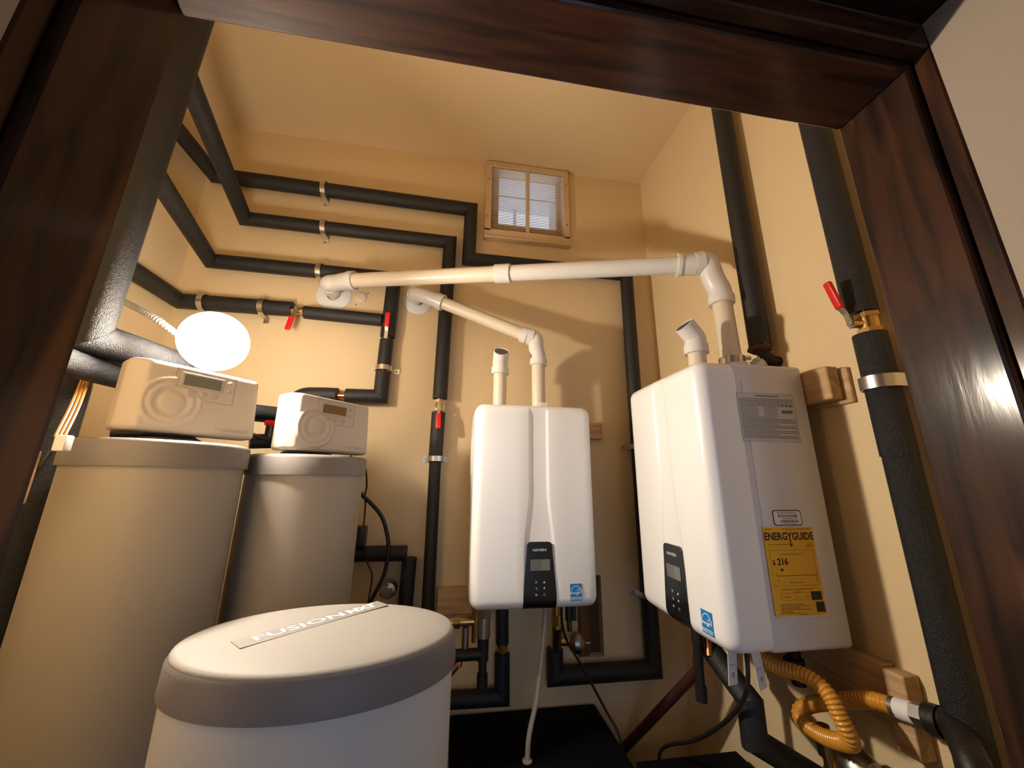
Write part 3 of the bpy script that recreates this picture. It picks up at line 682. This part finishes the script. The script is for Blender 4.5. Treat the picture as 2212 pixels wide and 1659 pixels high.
# ------------------------------------------------------------------ water softeners
def softener(label, c, rad, ztop, hc, rot, hz, flip):
    cx_, cy_ = c; t_ = thing('water_softener', label, 'water softener', (cx_, cy_, ZF), 'tall water softeners')
    zb = ztop-.058
    f = Matrix.Translation((cx_, cy_, 0))
    bm = NB(); lathe(bm, [(rad*.98, ZF), (rad, ZF+.02), (rad, zb+.004)], f, 64); obj('tank_jacket', bm, 'softener', t_, angle=50)
    bm = NB(); lathe(bm, [(rad+.001, zb), (rad+.007, zb), (rad+.007, ztop-.010), (rad+.004, ztop-.003), (rad-.004, ztop), (0, ztop+.004)], f, 64, False); obj('tank_cap', bm, 'softener_cap', t_, angle=50)
    bm = NB(); lathe(bm, [(.075, ztop), (.075, ztop+.012), (.06, ztop+.02), (.055, hz-.03), (.05, hz+.03)], Matrix.Translation((cx_-.02*math.sin(math.radians(rot)), cy_+.02*math.cos(math.radians(rot)), 0)), 28)
    vb = obj('valve_base', bm, 'black_plastic', t_)
    # control head: heightfield front with ripples
    W, H, D = .288, .170, .055; a = math.radians(rot); X = Vector((math.cos(a), math.sin(a), 0)); N = Vector((math.sin(a), -math.cos(a), 0)); Z = Vector((0, 0, 1))
    O = Vector((hc[0], hc[1], hz))+X*.006; R = .012
    G = Matrix.Identity(4)
    for i in range(3): G[i][0] = X[i]; G[i][1] = Z[i]; G[i][2] = N[i]
    G.translation = O
    us = edge_samples(W, R, [-W/2+R+(W-2*R)*k/80 for k in range(81)]); vs2 = edge_samples(H, R, [-H/2+R+(H-2*R)*k/48 for k in range(49)])
    rc = Vector((-.060, -.011))
    def rip(u, v):
        q = math.hypot(u-rc.x, v-rc.y); h = 0
        h += .0065*math.sqrt(max(0, 1-(q/.026)**2)) if q < .026 else 0
        for c_, wd in ((.041, .0075), (.057, .0065)):
            h += .0042*max(0, math.cos(min(1, abs(q-c_)/(wd*1.25))*math.pi/2))**1.5
        h *= 1-sstep(-.062, -.056, u)*sstep(.026, .031, v)
        h *= 1-sstep(-.034, -.028, u)*sstep(.006, .011, v)
        if u < -W/2+.03: h *= sstep(-W/2+.014, -W/2+.03, u)
        return h
    def fn(i, j):
        u, v = us[i], vs2[j]; u2, v2, d = rounded_pt(u, v, W, H, R); h = rip(u, v)
        k = (u2+W/2)/W
        u2 += .012*k*(-.5-v2/H)*-1*-1 if k > .5 else 0
        d += .024*sstep(-W/2+.034, -W/2, u)      # soft left shoulder
        return G @ Vector((u2, v2, h-d))
    bm, loop = field(len(us), len(vs2), fn); skirt(bm, loop, -N*(D-R)+X*.004)
    hd = obj('control_head', bm, 'softener_head', t_, angle=60)
    bm = NB()
    for b in ((-.064, .071, .0740, .0757), (-.064, -.0623, .052, .0757), (.0693, .071, .002, .0757), (.008, .071, .002, .0037)): plate(bm, G, b[0], b[1], b[2], b[3], -.001, .0006)
    obj('border_line', bm, 'line_grey', hd, smooth=False)
    bm = NB(); box(bm, -.052, .042, .0305, .068, -.002, .0022, .001, 1, G); bz = obj('display_bezel', bm, 'button_grey', hd, angle=25)
    bm = NB(); plate(bm, G, -.046, .036, .0355, .063, .0015, .0027); obj('display', bm, 'lcd' if not flip else 'ink_brown', bz, smooth=False)
    for u, v, s in ((-.023, .0205, 1.25), (.002, .0195, 1.25), (.027, .019, 1.25), (.0555, .060, 1), (.0565, .0375, 1)):
        bm = NB(); lathe(bm, [(.0066, -.001), (.0066, .0015), (.0052, .0026), (0, .0030)], G @ Matrix.Translation((u, v, 0)) @ Matrix.Diagonal((s, 1, 1, 1)), 18, False); bt = obj('button', bm, 'button_grey', hd)
        bm = NB(); plate(bm, G @ Matrix.Translation((u, v, 0)), -.003, .003, -.0007, .0007, .0029, .0033); obj('button_print', bm, 'line_grey', bt, smooth=False)
    bm = place(text_bm('FUSIONNXT', .0135, .0004, 0, 1.12), G @ Matrix.Translation((.085, -.0655, .0003))); obj('lettering', bm, 'button_grey', hd, smooth=False)
    bm = NB(); plate(bm, G, .038, .134, -.0768, -.0760, -.001, .0006); obj('underline', bm, 'button_grey', hd, smooth=False)
    return t_, G
s1, G1 = softener('tall beige water softener at the left with the bigger-looking control head below the lamp', (-.712, 1.068), .168, .080, (-.650, 1.045), 54, .188, False)
s2, G2 = softener('tall beige water softener at the right, behind the round lidded tank', (-.462, 1.325), .168, .068, (-.384, 1.253), 52, .164, True)
# bypass valve at the left of the right softener's head
bm = NB(); cyl(bm, (-.60, 1.22, .105), (-.50, 1.28, .115), .022, 14); cyl(bm, (-.555, 1.245, .10), (-.555, 1.245, .155), .018, 12); bv = obj('bypass_valve', bm, 'black_plastic', s2)
bm = NB(); box(bm, -.022, .022, -.008, .008, 0, .016, .003, 1, Matrix.Translation((-.552, 1.238, .155)) @ Matrix.Rotation(.7, 4, 'Z')); obj('handle_grip', bm, 'red_vinyl', bv, label='red bypass knob')
bm = NB(); cyl(bm, (-.80, 1.02, .105), (-.70, 1.06, .105), .022, 14); obj('bypass_valve', bm, 'black_plastic', s1)
bm = NB(); tube(bm, smooth([(-.585, 1.18, .125), (-.56, 1.21, .115), (-.53, 1.24, .10)], 6), .005, 8); tag(obj('signal_cable', bm, 'cable', None, loc=(-.56, 1.2, .1)), 'short black cable between the two softener heads', 'cable')
# brine tank in front
bt = thing('brine_tank', 'low oval brine tank with grey lid in the foreground', 'brine tank', (-.225, .851, ZF))
EA, EB, BC = .2455, .1705, Vector((-.225, .851, 0))
def oval(bm, prof, seg=72, close=True):
    rings = []
    for g, z in prof:
        if g is None: rings.append([bm.verts.new(BC+Vector((0, 0, z)))])
        else: rings.append([bm.verts.new(BC+Vector(((EA+g)*math.cos(2*math.pi*k/seg), (EB+g)*math.sin(2*math.pi*k/seg), z))) for k in range(seg)])
    for a, b in zip(rings, rings[1:]):
        for k in range(seg):
            j = (k+1) % seg
            if len(b) == 1: bm.faces.new((a[k], a[j], b[0]))
            else: bm.faces.new((a[k], a[j], b[j], b[k]))
    if close: bm.faces.new(rings[0])
bm = NB(); oval(bm, [(-.012, ZF), (-.006, ZF+.03), (-.002, -.34), (-.004, -.325)]); bm.faces.new([v for v in list(bm.verts)[-72:]]); obj('tank_body', bm, 'brine_body', bt, angle=50)
bm = NB(); oval(bm, [(.001, -.342), (.004, -.342), (.002, -.298), (-.002, -.290)], close=False); obj('lid_rim', bm, 'brine_rim', bt, angle=50)
bm = NB(); oval(bm, [(-.004, -.295), (-.002, -.290), (-.005, -.2845), (-.012, -.2815), (-.05, -.2795), (-.10, -.2785), (None, -.278)], close=False); ld = obj('lid', bm, 'brine_lid', bt, angle=60, label='grey oval lid lettered FUSION NXT')
ta = Vector((-.340, .806, -.2784)); tb = Vector((-.150, .988, -.2784)); td = (tb-ta).normalized()
LF = Matrix.Identity(4); tn = Vector((-td.y, td.x, 0))
for i in range(3): LF[i][0] = td[i]; LF[i][1] = tn[i]; LF[i][2] = (0, 0, 1)[i]
LF.translation = (ta+tb)/2
bm = NB(); plate(bm, LF, -.150, .140, -.022, .022, -.004, .0009); obj('lid_label', bm, 'lid_label', ld, smooth=False)
bm = place(text_bm('FUSION', .033, .0002, .0004, 1.5), LF @ Matrix.Translation((-.0385, 0, .0013))); obj('lettering', bm, 'star_white', ld, smooth=False)
bm = place(text_bm('NXT', .033, .0002, .0013, 1.0, spacing=.92), LF @ Matrix.Translation((.087, 0, .0013))); obj('lettering', bm, 'star_white', ld, smooth=False)

# ------------------------------------------------------------------ lamp
LC = Vector((-.660, 1.071, .361)); LN = Vector((.60, -.76, -.20)).normalized()
lp = thing('work_lamp', 'lit white dish lamp on a ribbed metal neck above the left softener', 'lamp', LC)
f = axis_frame(LC, LN)
bm = NB(); pr = [(.024, -.062), (.030, -.055), (.050, -.036), (.068, -.014), (.079, .000), (.0803, .0015), (.0794, .0025), (.067, -.011), (.049, -.033), (.030, -.051), (.024, -.058)]
lathe(bm, pr, f, 48, False); obj('lamp_shade', bm, 'lamp_shade', lp, angle=50, label='glowing white dish shade')
bm = NB(); lathe(bm, [(.026, -.048), (.030, -.03), (.031, -.012), (.029, -.006), (.027, -.006)], f, 28, False); obj('bulb_ring', bm, 'bulb_ring', lp)
bm = NB(); lathe(bm, [(.022, -.045), (.0255, -.02), (.0265, .0), (.0225, .012), (.012, .0185), (0, .020)], f, 28, False); obj('bulb', bm, 'bulb', lp)
bm = NB(); cyl(bm, LC-LN*.060, LC-LN*.120, .024, 20); obj('socket', bm, 'flange', lp)
g0 = LC-LN*.10; path = resample(smooth([g0, g0+Vector((-.09, .035, .02)), Vector((-.90, 1.18, .460)), Vector((-1.05, 1.24, .535)), Vector((-1.235, 1.32, .63))], 14), .0022)
bm = NB(); tube(bm, path, .010, 12, True, lambda i: .0105 if i % 5 < 3 else .0088); obj('ribbed_neck', bm, 'conduit', lp, angle=80)
bm = NB(); box(bm, -1.249, -1.215, 1.28, 1.36, .58, .68, .004, 2); obj('mount_box', bm, 'flange', lp)

# ------------------------------------------------------------------ wood blocks, wall cap
def block(label, b, m, bev=.002):
    bm = NB(); box(bm, *b, bev, 1); o = obj('mounting_block', bm, m, None, angle=25, loc=((b[0]+b[1])/2, (b[2]+b[3])/2, b[4])); return tag(o, label, 'wood block', 'heater mounting blocks')
block('pale wood block behind the upper right edge of the far heater', (.30, .695, 1.672, 1.7095, .192, .268), 'pine')
block('pale wood board behind the lower left edge of the far heater', (-.034, .19, 1.672, 1.7095, -.518, -.424), 'pine')
b1 = block('pale wood block bracing the upper back of the right-hand heater', (.979, 1.017, .812, 1.20, .217, .306), 'pine_y', .003)
block('thin wood packer on the wall behind the upper heater block', (1.018, 1.0295, .792, 1.22, .205, .300), 'pine_y')
block('shadowed wood board on the wall below the right-hand heater', (.992, 1.0295, .84, 1.30, -.52, -.40), 'pine_y')
block('small upright wood cleat below the right-hand heater near the gas pipe', (.988, 1.0295, .795, .838, -.56, -.405), 'pine_y')
bm = NB(); lathe(bm, [(.028, 0), (.028, .004), (.025, .006), (.006, .0065), (0, .005)], axis_frame((-.472, 1.7095, .842), (0, -1, 0)), 26, False); wc = obj('wall_cap', bm, 'pvc', None, loc=(-.472, 1.709, .842)); tag(wc, 'small round cream cap on the wall beside the upper vent flange', 'wall cap')
for x, z in ((-.441, .868), (-.490, .803)):
    bm = NB(); lathe(bm, [(.004, 0), (.003, .002), (0, .0025)], axis_frame((x, 1.7095, z), (0, -1, 0)), 8); obj('screw', bm, 'dull_steel', wc)

# ------------------------------------------------------------------ fittings under the far heater
vk = thing('valve_cluster', 'tarnished brass valve cluster under the left of the far heater', 'valve', (.10, 1.52, -.55))
bm = NB(); cyl(bm, (.115, 1.52, -.40), (.115, 1.52, -.56), .018, 16); cyl(bm, (.02, 1.52, -.495), (.115, 1.52, -.495), .015, 14); hexnut(bm, (.03, 1.52, -.495), (.055, 1.52, -.495), .022); hexnut(bm, (.115, 1.52, -.43), (.115, 1.52, -.46), .025); obj('valve_body', bm, 'brass', vk)
bm = NB(); cyl(bm, (.075, 1.51, -.51), (.075, 1.51, -.575), .012, 12); cyl(bm, (.075, 1.51, -.575), (.062, 1.505, -.605), .008, 12); obj('drain_tail', bm, 'dull_steel', vk)
bm = NB(); cyl(bm, (.062, 1.505, -.592), (.055, 1.50, -.625), .011, 12); tube(bm, [(.055, 1.50, -.615), (-.04, 1.50, -.72), (-.09, 1.5, -.80)], .011, 12); obj('copper_tail', bm, 'copper', vk)
gt = thing('gas_drip_leg', 'black iron gas tee and drip leg under the far heater', 'gas pipe', (.138, 1.50, -.70))
bm = NB(); cyl(bm, (.138, 1.50, -.53), (.138, 1.50, -.612), .020, 16); cyl(bm, (.138, 1.50, -.595), (.138, 1.50, -.66), .0145, 16); cyl(bm, (-.08, 1.50, -.592), (.138, 1.50, -.592), .019, 16); obj('tee', bm, 'iron', gt)
bm = NB(); cyl(bm, (.138, 1.50, -.652), (.138, 1.50, -.692), .019, 16); obj('end_cap', bm, 'iron', gt)
bm = NB(); cyl(bm, (.138, 1.50, -.41), (.138, 1.50, -.54), .024, 16); hexnut(bm, (.138, 1.50, -.44), (.138, 1.50, -.475), .029); obj('gas_cock', bm, 'dull_steel', gt)
vr = thing('valve_cluster', 'tarnished brass valve and round relief dome under the right of the far heater', 'valve', (.43, 1.55, -.62))
bm = NB(); cyl(bm, (.425, 1.57, -.40), (.428, 1.57, -.55), .016, 16); cyl(bm, (.428, 1.57, -.55), (.432, 1.60, -.62), .020, 16); hexnut(bm, (.427, 1.57, -.50), (.428, 1.57, -.535), .023); cyl(bm, (.432, 1.59, -.60), (.475, 1.59, -.605), .014, 14); tube(bm, [(.432, 1.60, -.61), (.440, 1.64, -.64), (.442, 1.664, -.66)], .02, 12); obj('valve_body', bm, 'brass', vr)
bm = NB(); lathe(bm, [(0, -.03), (.020, -.028), (.036, -.014), (.038, .0), (.038, .006), (.030, .02), (.012, .03), (.005, .032), (.005, .05), (0, .05)], axis_frame((.512, 1.585, -.607), (1, -.15, -.03)), 26, False); obj('relief_dome', bm, 'dull_steel', vr)
bm = NB(); cyl(bm, (.455, 1.50, -.40), (.455, 1.50, -.50), .014, 12); cyl(bm, (.455, 1.50, -.49), (.455, 1.495, -.535), .009, 12); box(bm, .468, .482, 1.49, 1.51, -.50, -.42); obj('drain_valve', bm, 'black_plastic', vr)
bm = NB(); tube(bm, smooth([(.362, 1.49, -.42), (.360, 1.49, -.50), (.325, 1.46, -.70), (.290, 1.43, -.80), (.281, 1.42, -.866)], 8), .0085, 12); cd = obj('drain_tube', bm, 'tube_clear', None, loc=(.281, 1.42, -.866)); tag(cd, 'pale drain tube hanging from the far heater to the black box', 'tube')
bm = NB(); lathe(bm, [(.016, 0), (.016, .004), (.010, .006)], Matrix.Translation((.281, 1.42, -.8665)), 16); obj('tube_end', bm, 'tube_clear', cd)
bm = NB(); tube(bm, smooth([(.418, 1.46, -.40), (.420, 1.47, -.50), (.450, 1.50, -.575), (.500, 1.50, -.65), (.575, 1.49, -.78), (.620, 1.47, -.87), (.626, 1.46, -1.05)], 8), .0048, 10); tag(obj('power_cord', bm, 'cable', None, loc=(.42, 1.46, -.9)), 'thin black power cord trailing down from the far heater', 'cord')
bm = NB(); cyl(bm, (.712, 1.690, -1.03), (.860, 1.35, -.62), .017, 14); cyl(bm, (.860, 1.35, -.62), (.872, 1.32, -.39), .017, 14); tag(obj('copper_pipe', bm, 'dull_copper', None, loc=(.71, 1.69, -1.03)), 'dull reddish copper pipe slanting down behind the right-hand heater', 'pipe')

# cables and chrome stop behind the right softener
bm = NB(); tube(bm, smooth([(-.345, 1.36, .075), (-.318, 1.45, .05), (-.312, 1.5, -.02), (-.325, 1.55, -.06), (-.330, 1.6, -.10), (-.332, 1.62, -.20)], 8), .0032, 8); tag(obj('adapter_cord', bm, 'cable', None, loc=(-.33, 1.6, -.2)), 'thin black cord from the right softener head to the plug adapter', 'cord')
bm = NB(); box(bm, -.372, -.322, 1.595, 1.66, -.254, -.180, .006, 2); ap = obj('plug_adapter', bm, 'black_plastic', None, loc=(-.345, 1.66, -.28)); tag(ap, 'black plug-in power adapter behind the right softener', 'adapter')
bm = NB(); tube(bm, smooth([(-.332, 1.60, -.20), (-.31, 1.62, -.30), (-.285, 1.63, -.36), (-.29, 1.63, -.45)], 6), .003, 8); obj('lead', bm, 'cable', ap)
bm = NB(); tube(bm, smooth([(-.355, 1.52, -.035), (-.275, 1.60, -.128), (-.240, 1.60, -.20), (-.228, 1.60, -.27), (-.238, 1.60, -.355), (-.275, 1.60, -.44), (-.30, 1.6, -.52)], 8), .0075, 10); tag(obj('drain_hose', bm, 'black_plastic', None, loc=(-.25, 1.6, -.5)), 'black drain hose arching out behind the right softener', 'hose')
bm = NB(); lathe(bm, [(.032, 0), (.034, .02), (.030, .035), (.020, .04), (.019, .055), (0, .056)], axis_frame((-.222, 1.668, -.412), (-.05, -1, -.1)), 24); tag(obj('cleanout_cap', bm, 'steel', None, loc=(-.222, 1.66, -.412)), 'round chrome cap on the wall above the front tank', 'cap')

# ------------------------------------------------------------------ fittings under the right-hand heater
dl = thing('gas_drip_leg', 'black iron drip leg hanging under the right-hand heater', 'gas pipe', (.75, 1.17, -.6))
bm = NB(); cyl(bm, (.75, 1.165, -.375), (.75, 1.172, -.585), .0125, 16); cyl(bm, (.75, 1.165, -.43), (.75, 1.165, -.465), .0165, 16); obj('pipe', bm, 'iron', dl)
bm = NB(); cyl(bm, (.75, 1.172, -.578), (.75, 1.174, -.615), .0165, 16); obj('end_cap', bm, 'iron', dl)
v3 = thing('valve_cluster', 'small brass and copper fitting under the right-hand heater beside the drip leg', 'valve', (.785, 1.17, -.48))
bm = NB(); cyl(bm, (.785, 1.165, -.37), (.785, 1.165, -.46), .013, 14); hexnut(bm, (.785, 1.165, -.42), (.785, 1.165, -.445), .018); obj('valve_body', bm, 'brass', v3)
bm = NB(); cyl(bm, (.785, 1.165, -.455), (.775, 1.15, -.495), .013, 14); obj('copper_stub', bm, 'copper', v3)
bm = NB(); cyl(bm, (.80, 1.20, -.37), (.80, 1.20, -.47), .022, 14); hexnut(bm, (.80, 1.20, -.42), (.80, 1.20, -.45), .028); obj('valve_body', bm, 'brass', v3)
bm = NB(); tube(bm, smooth([(.752, .965, -.38), (.752, .972, -.47), (.752, 1.0, -.53), (.752, 1.085, -.622), (.745, 1.22, -.735), (.736, 1.385, -.845), (.733, 1.43, -.92), (.733, 1.435, -1.1)], 8), .0055, 10); tag(obj('power_cord', bm, 'cable', None, loc=(.745, 1.3, -.8)), 'black power cord sagging from the right-hand heater to the black box', 'cord')
for k, (x, y, t_, lab) in enumerate(((.733, .990, .10, 'white folded paper tag, left of the pair under the right-hand heater'), (.772, .962, -.10, 'white folded paper tag with small print, right of the pair under the right-hand heater'))):
    bm = NB(); fm = Matrix.Translation((x, y, -.388)) @ Matrix.Rotation(t_, 4, 'Y') @ Matrix.Rotation(.35, 4, 'Z')
    box(bm, -.018, .018, -.0006, .0006, -.104, 0, 0, 1, fm); tg = obj('paper_tag', bm, 'label_white', None, smooth=False, loc=(x, y, -.48)); tag(tg, lab, 'tag', 'paper tags')
    bm = NB(); rr2 = random.Random(k); S_ = fm @ Matrix(((1, 0, 0, 0), (0, 0, -1, -.0009), (0, 1, 0, 0), (0, 0, 0, 1)))
    for q in range(5): fineprint(bm, S_, -.004, .006, -.078-.0022*q, .0014, 0, rr2, .001, .003, .0008)
    fineprint(bm, S_, -.011, .011, -.060, .0016, 0, rr2)
    obj('tag_print', bm, 'grey_print', tg, smooth=False)
# yellow gas connector
hz_ = thing('gas_hose', 'yellow ribbed gas hose looping under the right-hand heater', 'gas hose', (.85, .9, -.5))
pts = smooth([(.80, 1.03, -.375), (.80, 1.00, -.425), (.815, .960, -.440), (.840, .890, -.436), (.850, .852, -.452), (.853, .832, -.490), (.862, .828, -.522), (.878, .850, -.545), (.892, .92, -.575), (.900, .985, -.582), (.912, 1.005, -.568), (.925, .985, -.545), (.935, .93, -.512), (.942, .880, -.485), (.948, .838, -.466), (.952, .795, -.458)], 10)
path = resample(pts, .0016)
bm = NB(); tube(bm, path, .017, 16, True, lambda i: .0160+.0015*math.cos(2*math.pi*i/5)); obj('ribbed_hose', bm, 'hose_yellow', hz_, angle=80)
d = (path[-1]-path[-8]).normalized(); e0 = path[-1]
bm = NB(); cyl(bm, e0-d*.004, e0+d*.020, .019, 20); obj('end_ferrule', bm, 'steel', hz_)
bm = NB(); cyl(bm, e0+d*.006, e0+d*.036, .0198, 20); obj('paper_band', bm, 'label_white', hz_)
bm = NB(); hexnut(bm, e0+d*.036, e0+d*.058, .023); cyl(bm, e0+d*.058, e0+d*.070, .024, 20); obj('union_nut', bm, 'steel', hz_)
e1 = e0+d*.070
gp = thing('gas_pipe', 'dark iron gas elbow leading down beside the right door jamb', 'gas pipe', e1)
bm = NB(); tube(bm, smooth([e1-d*.008, e1+d*.025, e1+Vector((-.038, -.070, -.018)), e1+Vector((-.055, -.088, -.060)), e1+Vector((-.058, -.092, -.105))], 8), .024, 18); obj('elbow', bm, 'iron', gp)
bm = NB(); cyl(bm, e1+Vector((-.058, -.092, -.090)), e1+Vector((-.058, -.092, -.120)), .028, 18); obj('bead', bm, 'iron', gp)
bm = NB(); cyl(bm, e1-d*.010, e1+d*.012, .028, 18); obj('bead', bm, 'iron', gp)
bm = NB(); cyl(bm, e1+Vector((-.058, -.092, -.10)), e1+Vector((-.058, -.092, -.70)), .021, 18); obj('pipe', bm, 'iron', gp)
# return valve and dome under the hose
v4 = thing('valve_cluster', 'brass valve stack and dark relief dome below the yellow hose', 'valve', (.93, .93, -.66))
bm = NB(); cyl(bm, (.940, .970, -.58), (.948, .970, -.90), .013, 14); hexnut(bm, (.941, .970, -.615), (.942, .970, -.645), .021); hexnut(bm, (.943, .970, -.67), (.944, .970, -.69), .018); obj('valve_body', bm, 'brass', v4)
bm = NB(); lathe(bm, [(0, -.04), (.026, -.036), (.040, -.016), (.042, .0), (.036, .02), (.014, .032), (.006, .034), (.006, .06), (0, .06)], axis_frame((.955, .90, -.635), (.15, -1, -.15)), 26, False); obj('relief_dome', bm, 'dull_steel', v4)
bm = NB(); cyl(bm, (.90, .985, -.38), (.905, .985, -.50), .016, 14); hexnut(bm, (.90, .985, -.44), (.902, .985, -.475), .024); obj('valve_body', bm, 'iron', v4)

# ------------------------------------------------------------------ black boxes on the floor
def bbox(label, b):
    t_ = thing('storage_box', label, 'box', ((b[0]+b[1])/2, (b[2]+b[3])/2, ZF), 'low black boxes')
    bm = NB(); box(bm, b[0]+.01, b[1]-.01, b[2]+.01, b[3]-.01, ZF, b[5]-.03, .004, 1); obj('box_body', bm, 'rubber_black', t_, angle=25)
    bm = NB(); box(bm, b[0], b[1], b[2], b[3], b[5]-.032, b[5], .006, 2); obj('box_lid', bm, 'rubber_black', t_, angle=25)
bbox('low black box standing against the back wall under the far heater', (.035, .612, 1.06, 1.700, ZF, -.868))
bbox('low black box standing under the right-hand heater', (.625, .985, 1.04, 1.376, ZF, -.868))

# ------------------------------------------------------------------ left edge bits
bm = NB(); box(bm, -.757, -.737, .842, .860, .046, .077, .003, 2); jb = obj('junction_box', bm, 'flange', None, loc=(-.745, .85, .04)); tag(jb, 'small white plastic box on the left edge above the left softener', 'junction box')
bm = NB(); tube(bm, smooth([(-.758, .845, .045), (-.772, .845, .0), (-.790, .845, -.08), (-.79, .85, -.4)], 6), .004, 8); obj('lead', bm, 'cable', jb)
bm = NB(); box(bm, -.796, -.765, .82, .84, -.05, .045, .002, 1); tag(obj('wood_strip', bm, 'pine', None, loc=(-.78, .83, -.05)), 'short pale wood strip beside the left door jamb', 'strip')
wb = thing('wire_bundle', 'bundle of amber wires hanging behind the left riser', 'wires', (-.95, 1.1, .3))
for k in range(3):
    o_ = Vector(((k-1)*.006, (k-1)*.003, 0))
    bm = NB(); tube(bm, smooth([Vector((-.950, 1.1, .49))+o_, Vector((-.955, 1.1, .43))+o_*.7, Vector((-.950, 1.085, .33))+o_, Vector((-.925, 1.06, .25))+o_*.8, Vector((-.895, 1.02, .16))+o_, Vector((-.875, .985, .085))+o_], 6), .0030, 8)
    obj('wire', bm, 'amber_wire', wb)
